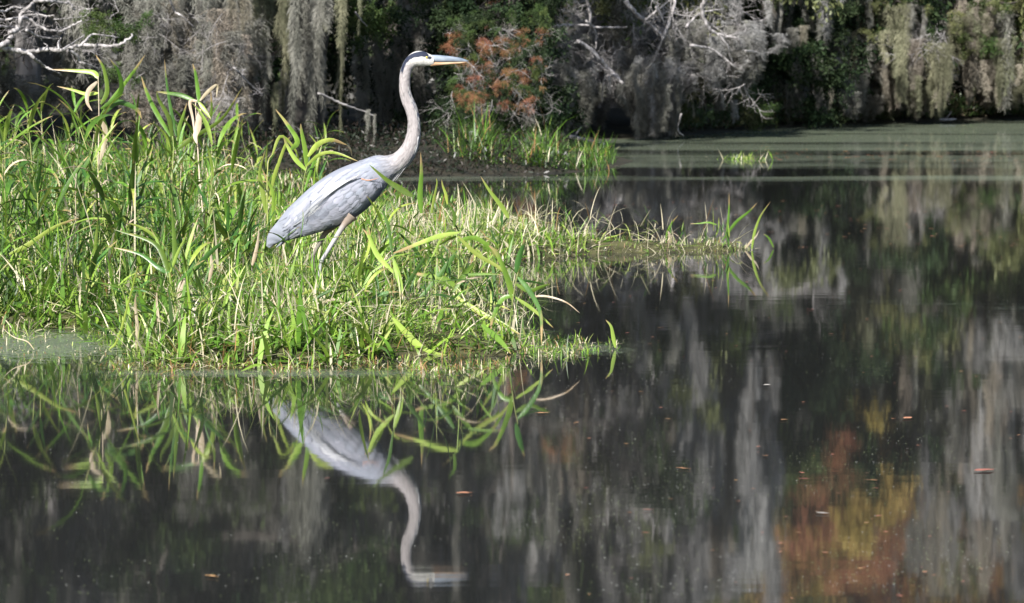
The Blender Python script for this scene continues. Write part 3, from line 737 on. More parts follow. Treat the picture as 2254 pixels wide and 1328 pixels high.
def scatter(n, x0, x1, y0, y1, edge=0.02):
    X = rng.uniform(x0, x1, n); Y = rng.uniform(y0, y1, n)
    Z, sd = bank_h(X, Y); k = sd > edge
    return X[k], Y[k], Z[k], sd[k]

parts = []
X, Y, Z, sd = scatter(200000, -5.2, 2.2, 12.3, 22.5, -0.06)
px = px_of(X, Y)
left = np.clip((620 - px) / 250, 0, 1) * np.clip((Y - 14.3) / 2.0, 0, 1)
clump = np.clip(0.5 + 0.32 * wave(X, Y, 2.6, 5.0) + 0.2 * wave(X, Y, 6.3, 1.0), 0.12, 1)
h = (0.105 + 0.12 * left) * (0.55 + 0.75 * clump)
h = np.where((px > 820), 0.085 * (0.5 + 0.8 * clump), h)
h = np.where((px > 1165), 0.042, h)
h = h * np.clip(0.65 + sd * 1.6, 0.6, 1) * rng.lognormal(0, 0.35, len(X))
w = rng.uniform(0.0014, 0.0038, len(X)) * np.clip(h / 0.12, 0.75, 1.6)
pp = np.tile(np.array([[0.27, 0.32, 0.20, 0.08, 0.12, 0.02]]), (len(X), 1)) * (1 - left[:, None]) + left[:, None] * np.array([[0.36, 0.14, 0.04, 0.16, 0.30, 0.0]])  # left palette darkened: the thicket's shade is put into blade colour
fr = np.clip(1 - sd / 0.22, 0, 1) * (Y < 14.5) * (px > 380)
pp = pp * (1 - fr[:, None] * 0.8) + fr[:, None] * np.array([[0.1, 0.16, 0.05, 0.10, 0.08, 0.5]]) * 0.8
sp_ = (px > 1165).astype(float)[:, None]
pp = pp * (1 - sp_ * .6) + sp_ * np.array([[0.12, 0.2, 0.12, 0.5, 0.04, 0.12]]) * .6
keep = rng.random(len(X)) < (0.25 + 0.9 * clump) * np.where(px > 1165, 1.0, 1.0) * (1 - 0.78 * left) * np.where(px < -150, 0.3, 1)
X, Y, Z, h, w, pp = X[keep], Y[keep], Z[keep], h[keep], w[keep], pp[keep]
parts.append(blades(X, Y, Z, h, w, pp, '', '', 1.3, lie=0.34))
# broader blades mixed through
X, Y, Z, sd = scatter(70000, -5.2, 1.2, 12.4, 22.5, 0.0)
px = px_of(X, Y)
left = np.clip((640 - px) / 250, 0, 1) * np.clip((Y - 14.0) / 2.0, 0, 1)
h = (0.19 + 0.22 * left) * np.where(px > 850, 0.62, 1) * np.clip(0.45 + wave(X, Y, 1.9, 3.0) * .35 + .4, .4, 1.15) * np.where(px > 1165, .45, 1) * np.clip(0.4 + sd, 0.4, 1) * rng.lognormal(0, 0.28, len(X))
w = rng.uniform(0.0035, 0.0095, len(X))
pp = np.tile(np.array([[0.42, 0.30, 0.13, 0.07, 0.10, 0.0]]), (len(X), 1)) * (1 - left[:, None]) + left[:, None] * np.array([[0.4, 0.12, 0.03, 0.12, 0.33, 0.0]])  # darker left mix carries painted thicket shade here too
keep = rng.random(len(X)) < np.where(px < -150, 0.4, 0.85) * np.where(px > 850, .5, 1) * np.where(px > 1165, .3, 1)
parts.append(blades(X[keep], Y[keep], Z[keep], h[keep], w[keep], pp[keep], '', '', 1.5, lie=0.3))
# behind, towards the trees
X, Y, Z, sd = scatter(30000, -8.5, 0.5, 22.0, 31, 0.05)
h = 0.30 * rng.lognormal(0, 0.3, len(X)) * np.clip((600 - px_of(X, Y)) / 300 + 0.35, 0.3, 1); w = rng.uniform(0.004, 0.009, len(X))
pp = np.tile(np.array([[0.28, 0.06, 0.0, 0.14, 0.45, 0.07]]), (len(X), 1))  # back grass kept dark, shade put into its colours
parts.append(blades(X, Y, Z, h, w, pp, '', ''))
X, Y, Z, sd = scatter(13000, -4.6, 0.6, 12.4, 20.5, 0.02)
px = px_of(X, Y); n = len(X)
h = rng.uniform(.16, .34, n) * np.where(px > 880, .6, 1); w = rng.uniform(.006, .0125, n) * np.where(px > 880, .7, 1)
parts.append(blades(X, Y, Z, h, w, np.where((px < 560)[:, None], np.array([[0.4, 0.14, 0.05, 0.06, 0.35, 0.0]]), np.array([[0.42, 0.26, 0.12, 0.10, 0.10, 0.0]])), '', '', 1.7, lie=0.25))  # left blades get deeper greens in place of cast shade
emit('marsh_grass', 'bright green marsh grass covering the bank under the heron', 'grass', parts)

# straw and broken stems lying in the grass
X, Y, Z, sd = scatter(20000, -5.0, 1.8, 12.5, 21.5, 0.0)
n = len(X); h = rng.uniform(0.06, 0.28, n); w = rng.uniform(0.0016, 0.004, n)
Z = Z + rng.uniform(0, 0.12, n) * (sd > 0.15)
pp = np.tile(np.array([[0.02, 0.05, 0.15, 0.78, 0.0, 0.08]]), (n, 1))
emit('straw_litter', 'pale dry straw and broken stems tangled in the marsh grass', 'straw', [blades(X, Y, Z, h, w, pp, '', '', 1.1, lie=0.55)])

# fine weed growing out of the water at the right tip and by the left cove
def weed(px0, px1, y0, y1, n, hh, pal):
    px = rng.uniform(px0, px1, n); py = rng.uniform(y0, y1, n) + 5 * np.sin(px / 47) + 4 * np.sin(px / 19 + 1) + rng.normal(0, 2.5, n)
    k_ = rng.random(n) < .55 + .45 * np.sin(px / 31) * np.sin(px / 83); px, py = px[k_], py[k_]; n = len(px)
    pts = np.array([list(ground(a, b)) for a, b in zip(px, py)])
    return blades(pts[:, 0], pts[:, 1], np.full(n, -0.004), hh * rng.lognormal(0, 0.35, n), rng.uniform(0.001, 0.0028, n), np.tile(np.array([pal]), (n, 1)), '', '', 1.6, lie=0.4)
emit('water_weed', 'fine pale green weed standing in the shallows at the tip of the bank', 'weed',
     [weed(1150, 1300, 742, 786, 1100, 0.045, [0.3, 0.2, 0.12, 0.25, 0.25, 0.1]), weed(1180, 1370, 752, 772, 500, 0.03, [0.3, 0.2, 0.12, 0.25, 0.25, 0.1]),
      weed(1000, 1180, 590, 740, 1800, 0.12, [0.35, 0.2, 0.1, 0.25, 0.1, 0.05]), weed(0, 250, 726, 745, 500, 0.06, [0.3, 0.3, 0.1, 0.3, 0.02, 0.05]), weed(-20, 260, 735, 792, 420, 0.022, [0.35, 0.25, 0.1, 0.25, 0.1, 0.1]),
      weed(-20, 240, 735, 790, 1500, 0.012, [0.3, 0.3, 0.15, 0.2, 0.1, 0.1]), weed(200, 1180, 790, 832, 1200, 0.022, [0.15, 0.15, 0.1, 0.35, 0.1, 0.15]), weed(250, 1150, 800, 818, 2600, 0.035, [0.1, 0.2, 0.1, 0.2, 0.1, 0.5])])
# far bank grass tongue
def shade_tinted_ground():
    n = 16000; px = rng.uniform(420, 1250, n); Y = 31 + 8 * rng.random(n) ** 1.5
    X = (px - 1127) * Y / F
    _sd = sdist(FAR, X, Y); k = _sd > -0.05; X, Y = X[k], Y[k]; n = len(X)
    Z = np.clip(_sd[k] * 0.12, 0, .22) + rng.uniform(0, 1, n) ** 2 * .2
    ln = rng.uniform(0.025, 0.07, n); d = unit(rng.normal(0, 1, (n, 3)) + np.array([0, 0, .3])); side = unit(np.cross(d, rng.normal(0, 1, (n, 3))))
    P = np.stack([X, Y, Z], -1)[:, None, :] + d[:, None, :] * (ln[:, None] * np.linspace(0, 1, 3))[:, :, None]
    V, Q = ribbons(P, np.array([0.3, 1, 0.1])[None, :] * (ln * 0.16)[:, None], side)
    c = np.where((rng.random(n) < 0.45)[:, None], np.array([[0.028, 0.02, 0.015]]), np.array([[0.012, 0.02, 0.008]])) * rng.uniform(0.5, 1.4, n)[:, None]  # near-black tones paint the deep shade behind the heron
    tag(link('shore_litter', np_mesh('shore_litter', V, Q, M['grass'], np.repeat(c, 6, 0))), 'ferns and leaf litter coloured near black for shade on the shore behind the heron', 'undergrowth', kind='stuff')
shade_tinted_ground()
def far_grass():
    n = 14000; px = 960 + 400 * rng.beta(1.6, 2.2, n); py = rng.uniform(330, 378, n)
    pts = np.array([list(ground(a, b)) for a, b in zip(px, py)])
    X, Y = pts[:, 0], pts[:, 1]
    hh = (0.34 - 0.20 * (px - 960) / 400) * (0.85 + 0.25 * np.sin(px / 23)) * rng.lognormal(0, 0.25, n) * rng.lognormal(0, 0.3, n)
    pp = np.tile(np.array([[0.16, 0.03, 0.0, 0.04, 0.8, 0.06]]), (n, 1))  # mostly the darkest green, so the point's shade is in the palette
    a = blades(X, Y, np.full(n, 0.0), hh, rng.uniform(0.004, 0.008, n), pp, '', '')
    return a
emit('far_bank_grass', 'grass coloured dark green for shade on the low point below the rust shrub', 'grass', [far_grass()])
def tuft(px, py, n, hh, spread, pal=(0.4, 0.3, 0.15, 0.1, 0.05, 0)):
    c = ground(px, py)
    X = c.x + rng.normal(0, spread, n); Y = c.y + rng.normal(0, spread * 1.6, n)
    return blades(X, Y, np.full(n, -0.01), hh * rng.lognormal(0, 0.3, n), rng.uniform(0.003, 0.006, n), np.tile(np.array([pal]), (n, 1)), '', '', 1.3)
# taller grass round the heron's shanks
_x = rng.uniform(600, 800, 1400); _y = rng.uniform(690, 745, 1400); _p = np.array([list(ground(a, b)) for a, b in zip(_x, _y)])
emit('tall_grass', 'taller grass clump hiding the feet of the heron', 'grass', [blades(_p[:, 0], _p[:, 1], np.full(1400, 0.05), 0.24 * rng.lognormal(0, .2, 1400), rng.uniform(.003, .0075, 1400), np.tile(np.array([[.4, .3, .12, .1, .08, 0]]), (1400, 1)), '', '', 0.7)])
emit('grass_tuft', 'small bright grass tuft standing alone in the far water', 'grass tuft', [tuft(1640, 352, 170, 0.10, 0.12)])
emit('grass_tuft', 'yellow green grass tuft at the end of the far grassy point', 'grass tuft', [tuft(1300, 355, 300, 0.22, 0.09)])
for o in col.objects:
    if o.name.startswith('grass_tuft'): del o['kind']

# ------------------------------------------------------------------ reeds with leaves, stem by stem
def along(me, k):
    a = me.attributes.new('along', 'FLOAT', 'POINT')
    a.data.foreach_set('value', np.repeat(np.linspace(0, 1, k), 3).astype(np.float32)); return me
def leaf_mesh(name, mat, style, seed):
    """one strap leaf 1 m long, starting at the origin along +Z, arching towards +X; folded along its midrib"""
    g = random.Random(seed); k = 9; v = []; f = []
    p = Vector((0, 0, 0)); th = {'up': .05, 'arch': .25, 'droop': .5, 'bent': .1}[style]
    for i in range(k):
        t = i / (k - 1)
        wd = 0.5 * (math.sin(min(1, t * 1.9 + .14) * PI / 2) * (1 - t) ** 0.62 * 1.12 if t < 1 else 0)
        s = Vector((0, 1, 0)); nrm = Vector((-math.cos(th), 0, math.sin(th)))
        tw = 0.5 * t * g.uniform(.5, 1.5)
        s2 = s * math.cos(tw) + nrm * math.sin(tw)
        wd *= .105
        v += [p + s2 * wd + nrm * wd * .35, p.copy(), p - s2 * wd + nrm * wd * .35]
        d = Vector((math.sin(th), 0, math.cos(th)))
        p = p + d / (k - 1)
        if style == 'up': th += g.uniform(0, .07)
        elif style == 'arch': th += g.uniform(.08, .22)
        elif style == 'droop': th += g.uniform(.22, .36)
        elif style == 'bent': th += 1.9 if i == 4 else g.uniform(-.03, .12)
    for i in range(k - 1):
        a = 3 * i
        f += [(a, a + 1, a + 4, a + 3), (a + 1, a + 2, a + 5, a + 4)]
    mb = MB(); mb.v = v; mb.f = f
    return along(mb.mesh(name, mat), k)
STY = ['up', 'up', 'arch', 'arch', 'droop', 'bent']
LEAF = {mk: [leaf_mesh('leaf', M[mk], s, 400 + j) for j, s in enumerate(STY)] for mk in ('leaf_green', 'leaf_lime', 'leaf_dark', 'leaf_dry')}
def make_reed(height, n_leaf, seed, dead=0.2, lean=0.12, tone=None):
    g = random.Random(seed)
    root = empty('reed', (0, 0, 0))
    d = Vector((g.gauss(0, lean), g.gauss(0, lean), 1)); d.normalize()
    pts = []; p = Vector((0, 0, -0.06))
    for i in range(7):
        pts.append(p.copy()); p = p + d * (height / 6)
        d = (d + Vector((g.gauss(0, .04), g.gauss(0, .04), 0))).normalized()
    mb = MB(); mb.tube(pts, [0.0055 * (1 - .11 * i) for i in range(7)], 5)
    mb.build('stem', M['stem' if g.random() > .35 else 'stem_dry'], root)
    a0 = g.uniform(0, 6.28)
    for i in range(n_leaf):
        t = 0.22 + 0.78 * i / max(1, n_leaf - 1)
        q = t * 5.99; k = int(q); pos = pts[k].lerp(pts[k + 1], q - k)
        low = t < 0.55
        dry = g.random() < (dead * 1.8 if low else dead * .5)
        if dry: mk = 'leaf_dry'; st = g.choice([3, 4, 5])
        else:
            mk = tone or g.choice(['leaf_green', 'leaf_green', 'leaf_dark', 'leaf_dark', 'leaf_lime']); st = g.choice([0, 1, 2, 3, 2, 4] if t < .9 else [0, 1, 2])  # large deep green share paints in shade between the reeds
        L = g.uniform(.26, .44) * (0.8 if low else 1); wdt = g.uniform(.018, .03)
        el = g.uniform(.35, .85) if t < .95 else g.uniform(0.05, .3)
        link('leaf', LEAF[mk][st], root, pos, (0, el, a0 + i * PI + g.gauss(0, .5)), (L * (.75 if dry else 1), L * g.uniform(.75, 1.2) * (.5 if dry else 1), L * (.75 if dry else 1)))
    return root
PROTO = [make_reed(h, nl, 500 + i) for i, (h, nl) in enumerate([(1.0, 12), (0.85, 11), (0.7, 10), (0.55, 9), (0.9, 12), (0.6, 9), (0.45, 7), (0.75, 10), (0.5, 8), (0.4, 7)])]
used = [False] * len(PROTO)
def place_reed(px, py, sc, label, group, ki=None, rot=None):
    p = ground(px, py)
    zz, sd_ = bank_h(np.array([p.x]), np.array([p.y]))
    i = random.randrange(len(PROTO)) if ki is None else ki
    if not used[i]: o = PROTO[i]; used[i] = True
    else: o = copy_tree(PROTO[i])
    o.location = (p.x, p.y, max(float(zz[0]), -0.02)); o.rotation_euler = (random.gauss(0, .06), random.gauss(0, .06), random.uniform(0, 6.28) if rot is None else rot)
    o.scale = (sc, sc, sc)
    tag(o, label, 'reed', group)
    return o
# thicket on the left
def where(px, py):
    h = ('at the left edge', 'under the white bare branches', 'below the left-pointing dry leaf', 'below the moss thicket', 'beside the curled brown tip', 'left of the heron tail')
    d = 'back row' if py < 505 else 'middle row' if py < 580 else 'front row'
    return h[0 if px < 20 else 1 if px < 130 else 2 if px < 250 else 3 if px < 360 else 4 if px < 470 else 5] + ', ' + d
lab_l = 'leafy green reed crowded in the tall thicket left of the heron'
for _ in range(140):
    py = 460 + 215 * random.random() ** 1.2; px = random.uniform(-120, 560)
    sc_ = random.uniform(0.6, 1.0) * (0.75 + 0.25 * (px < 480)); ki_ = random.randrange(10)
    hgt = sc_ * (1.0, .85, .7, .55, .9, .6, .45, .75, .5, .4)[ki_]
    place_reed(px, py, sc_, ('tall' if hgt > .62 else 'short' if hgt < .42 else 'medium high') + ' leafy reed ' + where(px, py), 'reeds in the left thicket', ki_)
lab_f = 'short leafy reed at the water side front of the bank'
for _ in range(24):
    px = random.uniform(-40, 600)
    place_reed(px, random.uniform(650, 720), random.uniform(.45, .75), 'short leafy reed in front ' + ('behind the duckweed cove, near the left edge' if px < 120 else 'behind the right half of the duckweed cove' if px < 250 else 'around the two broken white stems' if px < 420 else 'below the heron tail'), 'short reeds along the left front', random.choice([3, 5, 6, 8, 9]))
lab_b = 'shaded reed at the back of the bank under the moss'
for _ in range(26):
    px = random.uniform(-60, 720)
    place_reed(px, random.uniform(415, 470), random.uniform(.5, .85), 'reed at the back ' + ('by the left edge' if px < 80 else 'under the leafy ends of the white branches' if px < 290 else 'before the grey moss thicket' if px < 530 else 'below the long moss beards'), 'reeds at the back of the bank')
lab_h = 'low leafy reed in the grass between the heron and the right tip'
for _ in range(22):
    px = random.uniform(770, 1120); py = random.uniform(610, 760)
    place_reed(px, py, random.uniform(.3, .5), 'low leafy reed ' + ('below the heron breast' if px < 890 else 'below the heron bill' if px < 1010 else 'near the right corner of the bank') + (', back part' if py < 680 else ', water side'), 'low reeds right of the heron', random.choice([3, 5, 6, 8, 9]))
nth = iter(['first and nearest the bank', 'second', 'third', 'fourth', 'fifth', 'sixth', 'seventh', 'eighth', 'ninth', 'tenth and nearest the tip'])
for px in (1180, 1235, 1300, 1420, 1470, 1490, 1545, 1570, 1590, 1605):
    place_reed(px, random.uniform(543, 556), random.uniform(.22, .36), 'sparse green shoot on the narrow spit, ' + next(nth), 'shoots along the spit', random.choice([3, 6, 8, 9]))
for _ in range(74):
    px = random.uniform(230, 1130); py = 575 + 215 * random.random() ** .8
    if 640 < px < 760 and py < 700: continue
    o = place_reed(px, py, random.uniform(.38, .62), 'lodged leafy reed in the front grass ' + ('behind the duckweed cove' if px < 330 else 'around the broken white stems' if px < 480 else 'below the heron tail' if px < 620 else 'below the heron legs' if px < 800 else 'below the heron neck' if px < 960 else 'at the right corner') + (', back' if py < 650 else ', middle' if py < 720 else ', at the water'), 'lodged reeds in the front grass')
    o.rotation_euler = (random.gauss(0, .5), random.gauss(0, .5), random.uniform(0, 6.28))
for i, u in enumerate(used):
    if not u: place_reed(300 - 40 * i, 600, .8, 'leafy reed ' + where(300 - 40 * i, 600), 'reeds in the left thicket', i)

# single blades that the photograph shows clearly: drawn through their points at their own depth
def strap(name, label, pts, Y, wpx, mat, cat='reed leaf', dY=0.0, parent=None, grp=None):
    Pw = np.array([list(at(x, y, Y + dY * i / (len(pts) - 1))) for i, (x, y) in enumerate(pts)])
    k = 14; P = catmull(Pw, k); v = []; f = []
    org = Vector(P[0]) if parent is None else Vector((0, 0, 0))
    for i in range(k):
        t = i / (k - 1)
        wd = wpx * Y / F * 0.5 * max(math.sin(min(1, t * 2.2 + .2) * PI / 2) * (1 - t) ** 0.55 * 1.1, 0.02)
        d = Vector(P[min(i + 1, k - 1)] - P[max(i - 1, 0)]).normalized()
        s = d.cross(Vector((0.25, -1, 0.15))).normalized(); nn = d.cross(s)
        tw = .5 * t; s2 = s * math.cos(tw) + nn * math.sin(tw)
        c = Vector(P[i]) - org
        v += [c + s2 * wd + nn * wd * .35, c, c - s2 * wd + nn * wd * .35]
    for i in range(k - 1):
        a = 3 * i; f += [(a, a + 1, a + 4, a + 3), (a + 1, a + 2, a + 5, a + 4)]
    mb = MB(); mb.v = v; mb.f = f
    if parent is not None:
        o = mb.build(name, M[mat], parent); along(o.data, k); return o
    o = mb.build(name, M[mat]); along(o.data, k); o.location = org
    return tag(o, label, cat, grp)
def reedset(label, stem, Y, leaves, stem_mat='stem', r=0.005):
    p0 = at(*stem[0], Y); root = empty('reed', p0)
    P = catmull(np.array([list(at(x, y, Y) - p0) for x, y in stem]), 10)
    mb = MB(); mb.tube([Vector(v) for v in P], [r * (1 - .06 * i) for i in range(10)], 6); mb.build('stem', M[stem_mat], root)
    for pts, w, mat, dY in leaves:
        o = strap('leaf', None, pts, Y, w, mat, dY=dY, parent=root)
        me = o.data
        for vv in me.vertices: vv.co = vv.co - p0
    return tag(root, label, 'reed', 'single reeds that stand out')
G, LM, DK, DR = 'leaf_green', 'leaf_lime', 'leaf_dark', 'leaf_dry'
reedset('tall reed at far left with one straight yellow dry leaf pointing left', [(222, 520), (216, 400), (218, 260), (216, 168)], 17.6,
        [([(216, 172), (205, 160), (170, 156), (112, 153)], 14, LM, 0.05), ([(216, 205), (190, 207), (160, 198), (125, 190)], 10, LM, 0.1), ([(214, 180), (195, 200), (192, 225), (203, 245)], 12, DR, -0.05),
         ([(222, 230), (236, 200), (228, 150), (210, 120)], 12, G, 0.1), ([(222, 240), (265, 205), (262, 160), (242, 130)], 13, G, -0.1), ([(228, 240), (262, 200), (300, 150), (320, 120)], 10, G, 0.1),
         ([(228, 250), (260, 225), (300, 240), (312, 262)], 14, DK, 0.05), ([(218, 260), (232, 290), (222, 350), (214, 372)], 13, DR, 0.0)], 'stem_dry')
reedset('tall reed with curled brown tip and pale sheath left of the long moss beards', [(452, 520), (440, 400), (434, 300), (430, 225)], 17.4,
        [([(438, 225), (436, 200), (430, 160), (424, 140)], 11, G, 0.05), ([(440, 222), (460, 200), (478, 188), (476, 215)], 9, DR, 0.05), ([(438, 225), (452, 245), (464, 262)], 11, LM, -.05),
         ([(435, 225), (400, 210), (370, 205), (345, 202)], 12, G, .1), ([(434, 222), (418, 225), (425, 265), (428, 300)], 8, DR, 0), ([(440, 240), (436, 280), (430, 300), (434, 318)], 16, DR, -.05),
         ([(462, 262), (466, 240), (464, 200)], 8, G, 0)], 'stem_dry')
reedset('reed with three upright blades in the middle of the left thicket', [(385, 540), (378, 420), (382, 330), (380, 300)], 17.8,
        [([(375, 300), (340, 240), (322, 200), (311, 168)], 12, G, .1), ([(380, 310), (372, 260), (350, 220), (345, 200)], 12, G, 0), ([(390, 310), (395, 280), (405, 250), (412, 225)], 10, G, .1),
         ([(388, 300), (376, 240), (368, 190), (362, 130)], 9, DK, .1), ([(390, 330), (430, 300), (490, 260), (535, 190)], 11, G, .1)])
reedset('reed with long narrow blades just left of the heron back', [(590, 520), (588, 440), (590, 360), (600, 340)], 16.4,
        [([(640, 330), (655, 310), (630, 270), (606, 240)], 14, G, .2), ([(598, 345), (618, 300), (650, 330), (660, 360)], 8, LM, .1), ([(586, 470), (578, 420), (572, 380), (584, 330)], 13, LM, 0),
         ([(592, 440), (600, 400), (628, 320), (640, 300)], 11, LM, .1), ([(600, 500), (602, 430), (590, 400), (576, 370)], 10, G, 0)])
reedset('reed with two long blades arching right over the heron back', [(660, 520), (664, 450), (668, 400), (676, 365)], 15.9,
        [([(672, 368), (705, 340), (740, 337), (790, 356)], 9, LM, -.1), ([(678, 345), (700, 318), (730, 308), (765, 320)], 14, LM, .1), ([(765, 320), (772, 330), (775, 345)], 5, DR, .1),
         ([(675, 370), (672, 330), (664, 290), (662, 272)], 13, G, 0), ([(674, 375), (650, 350), (632, 320), (624, 300)], 12, LM, 0), ([(670, 420), (690, 360), (700, 330), (694, 310)], 8, G, .1)])
strap('reed_leaf', 'broad green blade crossing in front of the heron chest', [(908, 432), (880, 415), (850, 395), (812, 362)], 14.6, 17, G)
strap('reed_leaf', 'straight upright blade standing right of the heron breast', [(928, 470), (925, 430), (928, 380), (926, 335)], 15.6, 15, G)
strap('reed_leaf', 'long yellow green blade leaning left at the back right of the bank', [(1120, 480), (1105, 455), (1078, 420), (1058, 388)], 16.6, 13, LM)
strap('reed_leaf', 'thin brownish blade behind the bank right of the upright blade', [(950, 470), (955, 440), (962, 405), (960, 392)], 16.6, 7, LM)
strap('reed_leaf', 'pointed blade between the brownish blade and the long leaning blade', [(985, 450), (982, 430), (975, 410), (972, 395)], 16.8, 8, LM)
reedset('arching leafy reed leaning over the grass in front right', [(985, 780), (1000, 680), (1010, 600), (1005, 510)], 13.9,
        [([(1010, 512), (960, 522), (900, 545), (860, 560)], 12, LM, -.1), ([(1008, 530), (1050, 525), (1090, 560), (1115, 600)], 12, G, .1), ([(1008, 520), (1050, 560), (1100, 590), (1128, 622)], 11, LM, 0),
         ([(1012, 640), (980, 615), (930, 605), (905, 600)], 14, G, 0), ([(1000, 500), (1000, 470), (985, 450)], 10, G, 0), ([(1000, 560), (980, 590), (930, 650), (912, 655)], 12, DK, 0),
         ([(1000, 650), (1060, 690), (1110, 715), (1150, 740)], 13, LM, -.1)])
reedset('tall reed at the right corner of the bank with leaves hanging into the water', [(1118, 770), (1124, 700), (1132, 640), (1140, 600)], 13.6,
        [([(1136, 600), (1142, 570), (1150, 545), (1155, 525)], 16, DK, 0), ([(1134, 625), (1165, 640), (1190, 632), (1212, 625)], 12, G, 0), ([(1134, 620), (1150, 618), (1180, 622), (1208, 628)], 7, DK, .1),
         ([(1140, 610), (1165, 640), (1190, 690), (1192, 760)], 13, DK, -.05), ([(1135, 655), (1165, 675), (1195, 700), (1218, 722)], 9, LM, 0), ([(1130, 650), (1105, 660), (1085, 700), (1080, 730)], 12, G, 0),
         ([(1128, 660), (1120, 620), (1095, 560), (1075, 540)], 16, G, 0), ([(1165, 655), (1200, 652), (1245, 665), (1277, 690)], 5, DR, .05)])
reedset('leafy reed standing in the grass in front of the heron legs', [(870, 800), (872, 730), (868, 640), (866, 560)], 13.8,
        [([(864, 560), (855, 500), (845, 470), (842, 455)], 9, DK, .1), ([(866, 570), (878, 610), (884, 640), (886, 660)], 14, LM, -.05), ([(866, 600), (830, 560), (812, 520), (800, 505)], 14, LM, .05),
         ([(870, 650), (900, 620), (930, 575), (935, 560)], 12, DK, .05), ([(868, 655), (840, 648), (820, 642), (800, 640)], 9, DK, 0), ([(868, 730), (850, 690), (862, 640), (862, 610)], 10, LM, 0)])
reedset('reed with dark spreading leaves at the centre front of the left bank', [(395, 790), (390, 700), (378, 640), (372, 600)], 13.9,
        [([(372, 610), (358, 560), (330, 530), (250, 505)], 15, G, .1), ([(372, 600), (350, 590), (310, 560), (250, 545)], 12, DK, .1), ([(400, 612), (430, 590), (470, 550), (505, 522)], 15, DK, .05),
         ([(375, 600), (390, 560), (405, 530), (412, 512)], 8, LM, .0), ([(380, 590), (385, 560), (382, 500), (376, 440)], 14, G, .1), ([(405, 612), (398, 640), (392, 690), (388, 720)], 18, DR, -.05)])
for i, (pts, Y, w, m, lab) in enumerate([
    ([(346, 760), (350, 720), (345, 660), (348, 628)], 13.4, 9, DR, 'broken white stem standing in the front grass, right of the pair'),
    ([(300, 770), (302, 720), (298, 670), (300, 645)], 13.5, 9, DR, 'broken white stem standing in the front grass, left of the pair'),
    ([(460, 620), (466, 590), (465, 570), (464, 545)], 14.2, 10, DR, 'bleached upright leaf sheath left of the heron tail'),
    ([(555, 585), (562, 560), (568, 530), (570, 500)], 14.7, 10, DR, 'bleached stem standing beside the heron tail tip'),
    ([(240, 770), (262, 740), (300, 600), (302, 590)], 13.3, 6, LM, 'slanting straw at the corner of the small duckweed cove'),
    ([(20, 560), (60, 540), (120, 500), (175, 480)], 15.2, 12, LM, 'long bent blade lying across the reeds at the left edge'),
    ([(865, 700), (920, 760), (960, 780), (1020, 790)], 13.3, 18, LM, 'pale broad leaf lying down to the water at the front'),
    ([(1060, 715), (1090, 740), (1110, 760), (1125, 780)], 13.3, 15, G, 'pale green leaf dipping into the water at the front right'),
    ([(660, 720), (690, 680), (740, 660), (790, 700)], 13.7, 8, DR, 'curved dry stalk in the grass below the heron'),
    ([(1355, 766), (1350, 740), (1345, 718), (1333, 704)], 13.55, 11, LM, 'single yellow green leaf poking out of open water'),
    ([(1605, 545), (1602, 510), (1605, 460), (1605, 424)], 20.2, 8, G, 'tallest upright blade near the tip of the spit'),
    ([(1590, 530), (1620, 490), (1650, 465), (1667, 446)], 20.2, 8, G, 'blade leaning right on the spit beside the tallest blade'),
    ([(1655, 548), (1662, 510), (1675, 475), (1696, 444)], 20.2, 8, LM, 'rightmost long blade leaning out from the tip of the spit'),
    ([(1703, 545), (1695, 528), (1688, 520), (1680, 515)], 20.3, 6, G, 'last small curved blade standing in water beyond the spit'),
    ([(1465, 540), (1470, 510), (1480, 490), (1493, 474)], 20.3, 7, G, 'small leaning leaf on the spit beside a pale sheath'),
    ([(1578, 495), (1560, 490), (1540, 492), (1518, 493)], 20.2, 5, G, 'thin blade lying level near the end of the spit'),
    ([(1472, 545), (1475, 530), (1474, 518), (1470, 508)], 20.2, 12, DR, 'short pale sheath standing on the middle of the spit'),
    ([(1640, 548), (1655, 530), (1665, 520), (1672, 505)], 20.2, 6, DR, 'short dry blade at the root of the rightmost long blade'),
    ([(1330, 525), (1345, 522), (1360, 518), (1378, 510)], 20.4, 4, LM, 'thin straw slanting over the first part of the spit'),
    ([(75, 770), (60, 752), (30, 742), (5, 722)], 13.4, 3, DR, 'bent pale stalk in the duckweed at the left edge')]):
    strap('reed_leaf' if m != DR else 'dry_stalk', lab, pts, Y, w, m, 'reed leaf' if m != DR else 'dry stalk')

# ------------------------------------------------------------------ things lying on or over the water
def log(name, label, cat, a, b, r0, r1, mat, za=0.0):
    mb = MB(); g = random.Random(5)
    org = a; pts = wob_path(Vector((0, 0, 0)), b - a, 8, .06, g)
    mb.tube(pts, [r0 + (r1 - r0) * i / 8 for i in range(9)], 8)
    mb.tube([pts[3], pts[3] + Vector((.1, -.05, .14))], [r1 * .8, r1 * .3], 5)
    o = mb.build(name, M[mat]); o.location = org
    return tag(o, label, cat)
log('fallen_branch', 'pale fallen branch lying on the water before the dark hollow', 'fallen branch', at(1226, 293, 42.5), at(1334, 316, 41.8), .032, .022, 'bark_pale')
log('fallen_branch', 'pale grey driftwood on the shore under the olive mossy oak', 'fallen branch', at(2068, 264, 53.5), at(2105, 262, 53.8), .03, .02, 'bark_grey')

